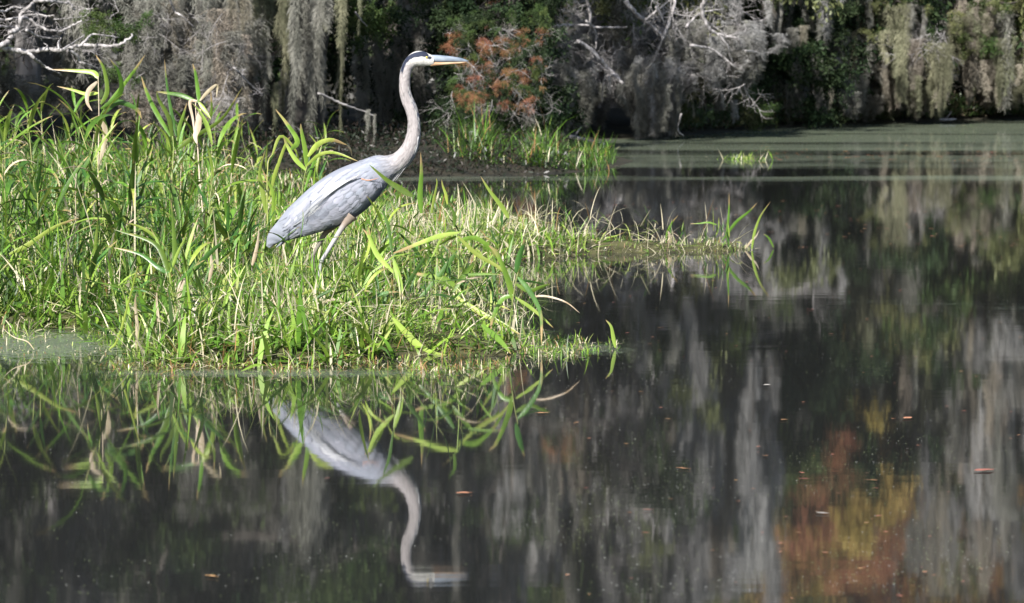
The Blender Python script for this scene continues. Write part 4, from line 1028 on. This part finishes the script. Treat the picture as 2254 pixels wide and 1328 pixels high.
def fl_mesh(name, mat, seed):
    g = random.Random(seed); v = [Vector((0, 0, .004))]; n = 10
    for i in range(n):
        a = 2 * PI * i / n; r = 1 + g.uniform(-.12, .12)
        v.append(Vector((math.cos(a) * r * .5, math.sin(a) * r * .24, .001 + .05 * abs(math.sin(a)) * g.uniform(.2, 1.0) + .05 * (abs(math.cos(a)) > .9) * g.random())))
    f = [(0, 1 + i, 1 + (i + 1) % n) for i in range(n)]
    b0 = len(v)
    mb = MB(); mb.v = v; mb.f = f; mb.tube([Vector((.5, 0, .01)), Vector((.66, .03, .03))], [.012, .006], 4)
    return mb.mesh(name, mat)
FLM = [fl_mesh('floating_leaf', M['fleaf'], i) for i in range(4)]; FLP = fl_mesh('floating_leaf', M['fleaf_pale'], 9)
def fleaf(px, py, size, label, group=None, me=None):
    o = link('floating_leaf', me or random.choice(FLM), None, ground(px, py, 0.004), (0, 0, random.uniform(-.9, .9) + random.choice((0, PI))), (size * .62, size * random.uniform(.35, .95), size * .6))
    tag(o, label, 'leaf', group)
for px, py, s, lab in [(1785, 681, .055, 'single orange leaf floating on dark water right of the spit'), (1194, 909, .07, 'orange leaf floating below the right corner of the bank'),
        (1502, 1031, .075, 'orange leaf floating alone in the dark patch right of centre'), (2165, 1035, .11, 'long orange leaf floating near the right edge'),
        (1020, 1085, .07, 'rust leaf floating right of the heron neck reflection'), (1770, 1054, .05, 'orange leaf floating left of the other leaf in the golden reflection'),
        (1918, 1057, .06, 'orange leaf floating in the middle of the golden reflection'), (1998, 920, .07, 'long orange leaf floating above the grey trunk reflections'),
        (1725, 924, .05, 'orange leaf floating left of the rust coloured reflection'), (1685, 1003, .03, 'small orange leaf floating beside a pale trunk reflection'),
        (1425, 1122, .05, 'thin orange leaf floating low in the middle right'), (1470, 922, .035, 'short orange leaf floating above the dark patch'),
        (465, 1268, .06, 'rust leaf floating near the bottom left'), (720, 1053, .04, 'rust leaf floating left of the heron neck reflection')]:
    fleaf(px, py, s, lab, 'clearly seen floating leaves')
fleaf(1688, 847, .055, 'white leaf floating on dark water right of the bank tip', 'clearly seen floating leaves', FLP)
fleaf(1808, 1129, .06, 'pale leaf floating in the golden reflection', 'clearly seen floating leaves', FLP)
for _ in range(130):
    px, py, z = random.uniform(1180, 2250), 440 + 110 * random.random(), random.uniform(.03, .07)
    fleaf(px, py, z, ('tiny' if z < .043 else 'small' if z < .057 else 'larger') + ' brown leaf drifting ' + ('behind the spit near the bank' if px < 1400 else 'behind the tall blades of the spit' if px < 1700 else 'right of the spit tip' if px < 1880 else 'on the grey moss reflections' if px < 2080 else 'near the right edge beyond the spit') + (', farther out' if py < 495 else ', nearer'), 'small leaves drifting beyond the spit')
for _ in range(110):
    px, z = random.uniform(1650, 2260), random.uniform(.05, .11)
    fleaf(px, random.gauss(343, 9), z, ('small' if z < .08 else 'large') + ' brown leaf in the far drift line ' + ('beside the lone grass tuft' if px < 1760 else 'below the dark evergreen' if px < 1880 else 'below the olive mossy oak' if px < 2060 else 'below the tan mossy oak' if px < 2170 else 'at the right edge'), 'leaves in the far drift line')
for _ in range(130):
    px, py = random.uniform(1200, 2250), 560 + 760 * random.random() ** 1.3
    fleaf(px, py, random.uniform(.012, .034), 'tiny orange leaf on ' + ('the water just in front of the spit' if py < 760 else 'dark water level with the heron reflection' if py < 1040 else 'the lowest water') + (' near the bank' if px < 1500 else ' in the middle' if px < 1850 else ' toward the right edge'), 'tiny leaves on the near water')
def specks():
    n = 11000
    px = rng.uniform(1150, 2300, n); py = 430 + 880 * rng.random(n) ** 1.6
    m2 = 1500; px = np.concatenate([px, rng.uniform(-50, 1150, m2)]); py = np.concatenate([py, 815 + 500 * rng.random(m2) ** 1.2])
    px = np.concatenate([px, rng.uniform(-20, 270, 2600), rng.uniform(1160, 1420, 700)]); py = np.concatenate([py, rng.uniform(728, 800, 2600), rng.uniform(745, 790, 700)])
    dens = np.sin(px / 97) + np.sin(py / 41 + px / 230) + rng.normal(0, .9, len(px)); k = dens > 0.2; px, py = px[k], py[k]
    r = np.array([list(ground(a, b, .003)) for a, b in zip(px, py)])
    n = len(r); s = rng.uniform(.0012, .0032, n); a = rng.uniform(0, PI, n)
    dx = np.stack([np.cos(a), np.sin(a), np.zeros(n)], -1) * s[:, None]; dy = np.stack([-np.sin(a), np.cos(a), np.zeros(n)], -1) * s[:, None]
    V = np.stack([r - dx, r - dy, r + dx, r + dy], 1).reshape(-1, 3)
    Q = np.arange(n * 4).reshape(-1, 4)
    c = np.repeat(np.where(rng.random(n)[:, None] < .25, [[.5, .5, .45]], [[.22, .26, .12]]) , 4, 0)
    tag(link('duckweed', np_mesh('duckweed', V, Q, M['duck'], c, False)), 'tiny specks of duckweed and pollen scattered on the water', 'duckweed', kind='stuff')
specks()

# ------------------------------------------------------------------ the heron
HY = 15.0
def hz(zx, zy, Y=HY):            # a point of the heron close-up, placed at the heron's depth
    return at(540 + zx / 2.3714, 80 + zy / 2.3714, Y)
PXM = HY / F                     # metres per photo pixel at the heron
hroot = empty('heron', ground(700, 705))
tag(hroot, 'great blue-grey heron standing in the grass facing right with its neck raised', 'heron')
O = hroot.location.copy()
ST = [  # zoom x, zoom y, half height, half width / half height
    (118, 1100, 10, .5), (150, 1052, 38, .42), (205, 1012, 60, .45), (262, 975, 84, .52), (330, 935, 104, .62), (400, 895, 122, .70), (470, 855, 132, .76), (545, 808, 130, .80), (610, 765, 116, .84),
    (662, 728, 98, .84), (706, 700, 82, .80), (752, 682, 62, .84), (795, 660, 51, .9), (833, 625, 46, .92), (862, 578, 41, .94), (877, 525, 36, .95), (881, 470, 32.5, .95), (877, 420, 30, .95),
    (864, 375, 31, .93), (845, 330, 30, .93), (834, 285, 28, .92), (832, 240, 27, .92), (836, 200, 27, .92), (846, 163, 29, .9), (866, 134, 33, .88), (893, 118, 38, .82), (922, 117, 39, .76), (947, 122, 33, .72), (968, 126, 28, .68), (984, 128, 22, .6)]
st = catmull(np.array(ST, float), 300)
NS = 56; V = []; Cc = []; g0 = random.Random(3)
def stripe_d(zx, zy):
    """distance (in head close-up pixels) to the black stripe centre line"""
    L = [(830, 352), (770, 322), (700, 328), (620, 342), (560, 362), (490, 405), (425, 480), (385, 590), (355, 720)]
    best = 1e9; tb = 0
    for i in range(len(L) - 1):
        ax, ay = L[i]; bx, by = L[i + 1]
        t = max(0, min(1, ((zx - ax) * (bx - ax) + (zy - ay) * (by - ay)) / ((bx - ax) ** 2 + (by - ay) ** 2)))
        d = math.hypot(zx - ax - t * (bx - ax), zy - ay - t * (by - ay))
        if d < best: best = d; tb = (i + t) / (len(L) - 1)
    return best, tb
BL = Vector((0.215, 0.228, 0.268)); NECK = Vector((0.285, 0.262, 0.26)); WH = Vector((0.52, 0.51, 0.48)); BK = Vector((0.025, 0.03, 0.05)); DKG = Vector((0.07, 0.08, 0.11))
for i, (zx, zy, hh, wr) in enumerate(st):
    a = st[max(i - 1, 0)]; b = st[min(i + 1, len(st) - 1)]
    dx, dy = b[0] - a[0], b[1] - a[1]; l = math.hypot(dx, dy) or 1; nx, ny = dy / l, -dx / l      # normal towards the back
    s = i / (len(st) - 1) * (len(ST) - 1)
    for j in range(NS):
        th = 2 * PI * j / NS
        c, sn = math.cos(th), math.sin(th)
        flat = 1.0
        px = zx + nx * hh * c; py = zy + ny * hh * c
        off = sn * hh / 2.3714 * PXM * wr
        # soft tufts of plumage
        rr = 0.0012 * math.sin(s * 9 + 3 * th) * (1 if s < 12 else .3)
        p = hz(px, py); p.y += off + rr
        V.append(p - O)
        z2x = (px / 2.3714 + 540 - 840) * 8.3; z2y = (py / 2.3714 + 80 - 80) * 8.3
        if s < 10.2: colr = BL.lerp(DKG, max(0, min(1, (-c - .72) * 5)))  # underside darkened, belly shade painted into the tint
        elif s < 12.6: colr = BL.lerp(NECK, (s - 10.2) / 2.4)
        elif s < 23: colr = NECK.copy()
        else: colr = NECK.lerp(WH, min(1, (s - 23) / 1.6))
        if 10 < s < 16 and c < -.55:                                # streaks down the fore neck
            k = math.sin(th * 34 + s * .8)
            colr = colr.lerp(DKG if k > .0 else WH, min(1, (-c - .55) * 4) * .75 * min(1, (16 - s) / 2))
        if 16 <= s < 22.5 and c < -.86: colr = colr.lerp(WH, .6)
        if s > 21.3:
            d, tb = stripe_d(z2x, z2y); w = 46 * (1 - tb) ** .45 * (0.55 + .45 * min(1, tb * 9)) + 8
            colr = colr.lerp(BK, max(0, min(1, (w - d) / 7 + .5)))
            dl = math.hypot((z2x - 880) / 42, (z2y - 395) / 34)
            if dl < 1: colr = colr.lerp(BK, min(1, (1 - dl) * 4))
            dn = math.hypot((z2x - 540) / 30, (z2y - 590) / 50)
            if dn < 1: colr = colr.lerp(DKG, .6 * (1 - dn))
        if 11 < s < 24: colr = colr * (1 + .16 * math.sin(th * 5 + s * 2.3) * math.sin(s * 5.1 + th) + .10 * g0.gauss(0, 1))
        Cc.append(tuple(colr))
Q = []
for i in range(len(st) - 1):
    for j in range(NS):
        j2 = (j + 1) % NS; Q.append((i * NS + j, i * NS + j2, (i + 1) * NS + j2, (i + 1) * NS + j))
hm = tint_mat('heron plumage', 0.75, 0.15, 0.0)
t_ = hm.node_tree; tc_ = N(t_, 'ShaderNodeTexCoord'); mp_ = N(t_, 'ShaderNodeMapping'); mp_.inputs['Rotation'].default_value = (0, math.radians(35), 0); mp_.inputs['Scale'].default_value = (60, 170, 170)
nz_ = N(t_, 'ShaderNodeTexNoise'); nz_.inputs['Detail'].default_value = 3; bp_ = N(t_, 'ShaderNodeBump'); bp_.inputs['Strength'].default_value = .5; bp_.inputs['Distance'].default_value = .004
t_.links.new(tc_.outputs['Object'], mp_.inputs[0]); t_.links.new(mp_.outputs[0], nz_.inputs[0]); t_.links.new(nz_.outputs[0], bp_.inputs['Height']); t_.links.new(bp_.outputs[0], t_.nodes['Principled BSDF'].inputs['Normal'])
Vn = np.array([list(v) for v in V])
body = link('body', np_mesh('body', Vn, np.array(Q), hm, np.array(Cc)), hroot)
bvh = BVHTree.FromPolygons([Vector(v) for v in Vn], Q)

# feathers: one shared vane shape in a few tones
def feather_mesh(name, mat, seed, long=False):
    g = random.Random(seed); k = 8; v = []; f = []
    for i in range(k):
        t = i / (k - 1)
        wd = .5 * (math.sin(min(1, t * 2.4 + .25) * PI / 2) * (1 if t < .72 else math.sqrt(max(0, 1 - ((t - .72) / .28) ** 2))))
        if long: wd = .5 * math.sin(min(1, t * 3 + .3) * PI / 2) * (1 - t ** 3) ** .8
        lift = .06 * t + .05 * t * t
        v += [Vector((t, wd, lift - .10 * wd)), Vector((t, wd * .4, lift + .02)), Vector((t, 0, lift + .045)), Vector((t, -wd * .4, lift + .02)), Vector((t, -wd, lift - .10 * wd))]
    for i in range(k - 1):
        for j in range(4):
            a = 5 * i + j; f.append((a, a + 1, a + 6, a + 5))
    mb = MB(); mb.v = v; mb.f = f
    return mb.mesh(name, mat)
def fmat(name, c, c2=None):
    return noise_mat(name, c, c2 or tuple(x * 1.25 for x in c), 9, .7, (1.2, 14, 1), bump=.25, spec=.2, vary=.10)
FT = {'blue': fmat('feather blue grey', (.205, .218, .26)), 'pale': fmat('feather pale grey', (.29, .30, .33)), 'dark': fmat('feather slate', (.165, .175, .21)), 'white': fmat('feather whitish', (.40, .40, .41)), 'mauve': fmat('feather mauve grey', (.225, .23, .272))}
FM = {k: [feather_mesh('feather', m, 1), feather_mesh('feather', m, 2, True)] for k, m in FT.items()}
_h = bvh.ray_cast(hz(468, 863) - O - Vector((0, .5, 0)), Vector((0, 1, 0)))
SGN = 1 if _h[1].y < 0 else -1
def lay(hit, d, y, L, Wd, lift, longf, k=7):
    v = []; f = []
    for i in range(k):
        t = i / (k - 1)
        if longf: wd = .5 * math.sin(min(1, t * 3 + .3) * PI / 2) * (1 - t ** 3) ** .8
        else: wd = .5 * (math.sin(min(1, t * 2.4 + .25) * PI / 2) * (1 if t < .7 else math.sqrt(max(0, 1 - ((t - .7) / .3) ** 2))))
        for q in (1, .45, 0, -.45, -1):
            c, nn, _, _ = bvh.find_nearest(hit + d * (t * L) + y * (wd * q * Wd))
            v.append(c + nn * SGN * (lift + .0011 * t * t + (.0007 if q == 0 else 0)))
    for i in range(k - 1):
        for j in range(4): a = 5 * i + j; f.append((a, a + 1, a + 6, a + 5))
    return v, f
def feather(zx, zy, ang, L, Wd, kind, side, longf=0, lift=0.0015, tilt=0.0):
    """lay a feather on the flank; ang: direction in the picture plane (degrees, 0 = towards the tail-left, positive = downwards)"""
    p = hz(zx, zy) - O
    o0 = Vector((p.x, p.y - .5 * side, p.z)); hit, nrm, _, _ = bvh.ray_cast(o0, Vector((0, side, 0)))
    if hit is None: return
    if nrm.y * side > 0: nrm = -nrm
    d = Vector((-math.cos(ang), 0, -math.sin(ang))); d = (d - nrm * d.dot(nrm)).normalized()
    y = nrm.cross(d).normalized()
    mb = MB(); mb.v, mb.f = lay(hit, d, y, L, Wd, lift, longf)
    mb.v = [q - hit for q in mb.v]
    o = mb.build('feather', FT[kind], hroot); o.location = hit
    return o
g = random.Random(4)
for side in (1, -1):
    # rows from the back end forward so that front feathers lie over the ones behind
    for r in range(8):                                     # rows down the flank
        for c in range(16 if side < 0 else 9):
            u = c / (15 if side < 0 else 8); v = (r + .5 * (c % 2)) / 7.5
            cx = 330 + u * 365; cy = 935 - u * 230
            hh = np.interp(u, [0, .3, .6, .85, 1], [92, 122, 118, 84, 62])
            off = (v * 2 - 1) * hh * .9
            zx = cx + .53 * off; zy = cy + .80 * off
            L = np.interp(v, [0, .4, .6, 1], [.075, .065, .042, .055]) * g.uniform(.85, 1.15) * (1.25 - .45 * u); Wd = L * g.uniform(.42, .55)
            kind = 'blue' if g.random() < .6 else 'mauve'
            if v < .42 and v > .12 and .12 < u < .72 and g.random() < .75: kind = 'pale' if g.random() < .55 else 'white'  # paler feathers paint the sunlit band along the scapulars
            if .42 < v < .75 and u < .35 and g.random() < .7: kind = 'dark' if g.random() < .35 else 'blue'
            if v > .7 and g.random() < .6: kind = 'pale'
            lf = 1 if v < .5 else 0
            L *= 1.2; Wd *= 1.2
            if lf: L *= 1.35; Wd = L * .22
            elif kind in ('pale', 'white'): kind = 'mauve'
            feather(zx, zy, math.radians(40 + 10 * (v - .5) + g.gauss(0, 4)), L, Wd, kind, side, lf, lift=.0008 + .0010 * (1 - v), tilt=.0)
    for q in range(9):                                     # long tertials over the tail
        t = q / 8
        feather(350 + 35 * t - 8 * q, 850 + 110 * t, math.radians(45 - 8 * t + g.gauss(0, 1.5)), .105 - .010 * q * (q > 5), .018 + .004 * (q % 2), ['mauve', 'blue', 'pale', 'blue', 'mauve', 'pale', 'blue', 'mauve', 'pale'][q], side, 1, lift=.004 + .001 * (8 - q))
    for q in range(7):
        feather(235 + 8 * q, 935 + 16 * q, math.radians(50 - 3 * q + g.gauss(0, 2)), .058, .013, ['blue', 'pale', 'mauve', 'dark', 'blue', 'mauve', 'pale'][q], side, 1, lift=.003)

for q in range(16):                                        # ragged wing and tail tips reaching past the body
    t = q / 15
    p = hz(205 + 50 * g.random() - 10 * t, 965 + 85 * t, HY - .028 + .056 * g.random()) - O
    o = link('feather', FM[['blue', 'mauve', 'pale', 'dark'][q % 4]][1], hroot)
    an = math.radians(52 - 8 * t + g.gauss(0, 3)); d = Vector((-math.cos(an), g.gauss(0, .03), -math.sin(an))).normalized(); y = Vector((0, 1, 0)).cross(d).normalized(); nn = d.cross(y)
    o.matrix_local = Matrix.Translation(p) @ Matrix((d, y, nn)).transposed().to_4x4() @ Matrix.Diagonal((.062 + .02 * g.random(), .014, .01, 1))
def plume(pts, w, mat, name='plume', yo=0.0, yw=0.0):
    P = catmull(np.array([list(hz(x, y) - O + Vector((0, yo + yw * i, 0))) for i, (x, y) in enumerate(pts)]), 12)
    mb = MB(); mb.tube([Vector(p) for p in P], [w * (1 - .075 * i) for i in range(12)], 5); return mb.build(name, mat, hroot)
for k in range(12):                                        # hackles at the base of the fore neck
    a = k / 11
    plume([(905 - 22 * a, 520 + 40 * a), (893 - 20 * a, 590 + 30 * a), (850 - 30 * a, 665 + 22 * a), (795 - 45 * a + g.uniform(-8, 8), 745 + 25 * a + g.uniform(-8, 8))], .0035, FT[['dark', 'white', 'pale', 'mauve'][k % 4]], yo=-.028 + .056 * g.random() - .01)
for s_ in (-1, 1):
    for k in range(7):                                     # scapular plumes along the back
        plume([(600 - 20 * k, 720 + 9 * k), (520 - 22 * k, 765 + 12 * k), (430 - 20 * k, 830 + 14 * k), (360 - 16 * k, 905 + 10 * k)], .0034, FT[['white', 'pale', 'blue', 'white'][k % 4]], yo=s_ * -.108 * (1 - .03 * k))
    plume([(610, 740), (640, 748), (670, 745), (700, 735)], .004, noise_mat('rufous feather', (.42, .20, .13), (.55, .32, .22), 30), 'shoulder_fringe', yo=s_ * -.088)
    plume([(690, 730), (700, 745), (712, 768), (716, 790)], .006, FT['dark'], 'shoulder_patch', yo=s_ * -.058)
# crest trailing from the nape
for k in range(3):
    plume([(838 + 4 * k, 120), (822, 150), (812 - 2 * k, 190), (808 - 3 * k, 225 + 8 * k)], .0022, FT['dark'], 'crest_plume', yo=-.006 + .006 * k)

# small overlapping feathers down the neck and breast
def neck_plumage():
    Vs, Fs, Cs = [], [], []; off = 0
    for q in range(1500):
        i = int(g.uniform(95, 231)); a, b = st[i - 1], st[i + 1]
        zx, zy, hh, wr = st[i]; dx, dy = b[0] - a[0], b[1] - a[1]; l = math.hypot(dx, dy)
        th = g.uniform(0, 2 * PI); nx, ny = dy / l, -dx / l
        p = hz(zx + nx * hh * math.cos(th), zy + ny * hh * math.cos(th)); p.y += math.sin(th) * hh / 2.3714 * PXM * wr; p = p - O
        c, nn, _, _ = bvh.find_nearest(p); nn = nn * SGN
        d = Vector((-dx, 0, dy)).normalized(); d = (d - nn * d.dot(nn) + Vector((g.gauss(0, .12), g.gauss(0, .12), g.gauss(0, .12)))).normalized(); y = nn.cross(d).normalized()
        sz = .5 + .5 * min(1, (250 - i) / 110)
        v, f = lay(c, d, y, (.026 + .02 * g.random()) * sz, (.006 + .004 * g.random()) * sz, .0006, 1, 4)
        s_ = i / 299 * (len(ST) - 1); k = min(1, max(0, (s_ - 10.2) / 2.4))
        colr = BL.lerp(NECK, k) * (1 + g.gauss(0, .13))
        ct = math.cos(th)
        if ct < -.6 and s_ < 21: colr = (DKG * 1.2 if g.random() < .45 else WH * .8) if g.random() < .8 else colr
        if ct < -.4 and s_ < 14: colr = colr.lerp(DKG, .5 * g.random())
        Vs += v; Fs += [tuple(x + off for x in ff) for ff in f]; Cs += [tuple(colr)] * len(v); off += len(v)
    o = link('neck_plumage', np_mesh('neck_plumage', np.array([list(v) for v in Vs]), np.array(Fs), M['plume'], np.array(Cs)), hroot); o['kind'] = 'stuff'
M['plume'] = tint_mat('neck plumage', .8, .1, 0)
neck_plumage()
# bill
def bill(name, top, bot, mat, wr):
    n = 16; T = catmull(np.array(top, float), n); B = catmull(np.array(bot, float), n); v = []; f = []; m = 12
    for i in range(n):
        c = (T[i] + B[i]) / 2; hh = abs(B[i][1] - T[i][1]) / 2 + .25
        wd = (hh / 2.3714 * PXM) * wr
        for j in range(m):
            th = 2 * PI * j / m; p = hz(c[0], c[1] + hh * math.cos(th)); p.y += math.sin(th) * wd; v.append(p - O)
    for i in range(n - 1):
        for j in range(m): j2 = (j + 1) % m; f.append((i * m + j, i * m + j2, (i + 1) * m + j2, (i + 1) * m + j))
    f.append(tuple(range(m))[::-1]); f.append(tuple((n - 1) * m + j for j in range(m)))
    mb = MB(); mb.v = v; mb.f = f
    return mb.build(name, mat, hroot)
mb1 = noise_mat('bill slate blue', (.11, .14, .18), (.24, .28, .33), 18, .4, (1, 1, 2), spec=.5)
mb2 = noise_mat('bill orange horn', (.33, .19, .10), (.44, .31, .19), 18, .4, spec=.5)
bill('upper_bill', [(968, 98), (1010, 99), (1080, 106), (1130, 115), (1163, 128)], [(975, 133), (1020, 135), (1080, 134), (1130, 134), (1167, 133)], mb1, .62)
bill('lower_bill', [(965, 133), (1020, 136), (1080, 135), (1130, 134), (1160, 132)], [(970, 157), (1005, 152), (1060, 147), (1110, 143), (1162, 134)], mb2, .8)
def ball(name, c, r, mat, sx=1, parent=hroot):
    import bmesh
    bm = bmesh.new(); bmesh.ops.create_uvsphere(bm, u_segments=16, v_segments=10, radius=r)
    me = bpy.data.meshes.new(name); bm.to_mesh(me); bm.free(); me.polygons.foreach_set('use_smooth', [True] * len(me.polygons)); me.materials.append(mat)
    return link(name, me, parent, c)
yel = noise_mat('iris yellow', (.55, .42, .08), (.7, .55, .15), 30, .2); blk = noise_mat('pupil', (.004, .004, .004), (.01, .01, .01), 5, .1)
for s_ in (-1, 1):
    c = hz(540 * 0 + (939.4 - 540) * 2.3714, (127.0 - 80) * 2.3714) - O
    hit, nrm, _, _ = bvh.ray_cast(Vector((c.x, c.y + s_ * .5, c.z)), Vector((0, -s_, 0)))
    if hit is None: hit = c + Vector((0, s_ * .02, 0))
    e = ball('eye', hit - Vector((0, s_ * .002, 0)),   .0064, yel)
    ball('pupil', Vector((.0004, s_ * .0040, 0)), .0032, blk, parent=e)

# legs: feathered thigh, bare shin, hock, shank, four toes
skin = noise_mat('leg skin grey', (.34, .31, .32), (.55, .50, .50), 40, .5, (1, 1, .4), bump=.4); rufous = noise_mat('thigh rufous', (.36, .24, .18), (.50, .38, .30), 25, .8)
shade_leg = noise_mat('leg skin painted shade', (.10, .085, .07), (.18, .15, .12), 40, .6)  # darker copy of the leg skin, shade put into its colour
M['legs'] = tint_mat('leg skin and plumage', .6, .25, 0)
def leg(yoff, pts, mats, footdir):
    root_p = [hz(*p) - O + Vector((0, yoff, 0)) for p in pts]
    hip, knee, hock, foot = root_p
    foot.z = .02
    ctl = [hip, hip.lerp(knee, .5), hip.lerp(knee, .85), knee.lerp(hock, .15), knee.lerp(hock, .5), knee.lerp(hock, .85), hock, hock.lerp(foot, .08), hock.lerp(foot, .5), foot]
    rad = [.034, .020, .0145, .0125, .0108, .0092, .0112, .0092, .0065, .0085]
    C4 = catmull(np.array([list(p) + [r] for p, r in zip(ctl, rad)]), 40)
    m1 = MB(); m1.tube([Vector(c[:3]) for c in C4], [c[3] * (1 + .04 * math.sin(i * 2.1)) for i, c in enumerate(C4)], 12)
    tt = np.repeat(np.linspace(0, 1, 40), 12)
    ca, cb = np.array(mats[0]), np.array(mats[1])
    k = np.clip((tt - .16) / .2, 0, 1)[:, None]
    th = link('leg', np_mesh('leg', np.array([list(v) for v in m1.v]), np.array([f for f in m1.f if len(f) == 4]), M['legs'], ca * (1 - k) + cb * k), hroot)
    for a, L in ((-.5, .085), (0, .10), (.5, .085), (PI, .06)):
        d = Vector((math.cos(a), math.sin(a), 0)); q = foot + d * L
        mt = MB(); mt.tube([foot, foot.lerp(q, .35) + Vector((0, 0, .006)), foot.lerp(q, .7) + Vector((0, 0, .002)), q - Vector((0, 0, .01))], [.0065, .0055, .0045, .0015], 6); mt.build('toe', skin, th)
leg(-.045, [(560, 930), (505, 1000), (398, 1175), (360, 1480)], ((.25, .20, .165), (.36, .35, .36)), 1)
leg(.045, [(480, 960), (410, 1035), (350, 1150), (330, 1470)], ((.16, .12, .09), (.17, .15, .13)), 1)  # far leg in darker tones, its shade painted into the tint
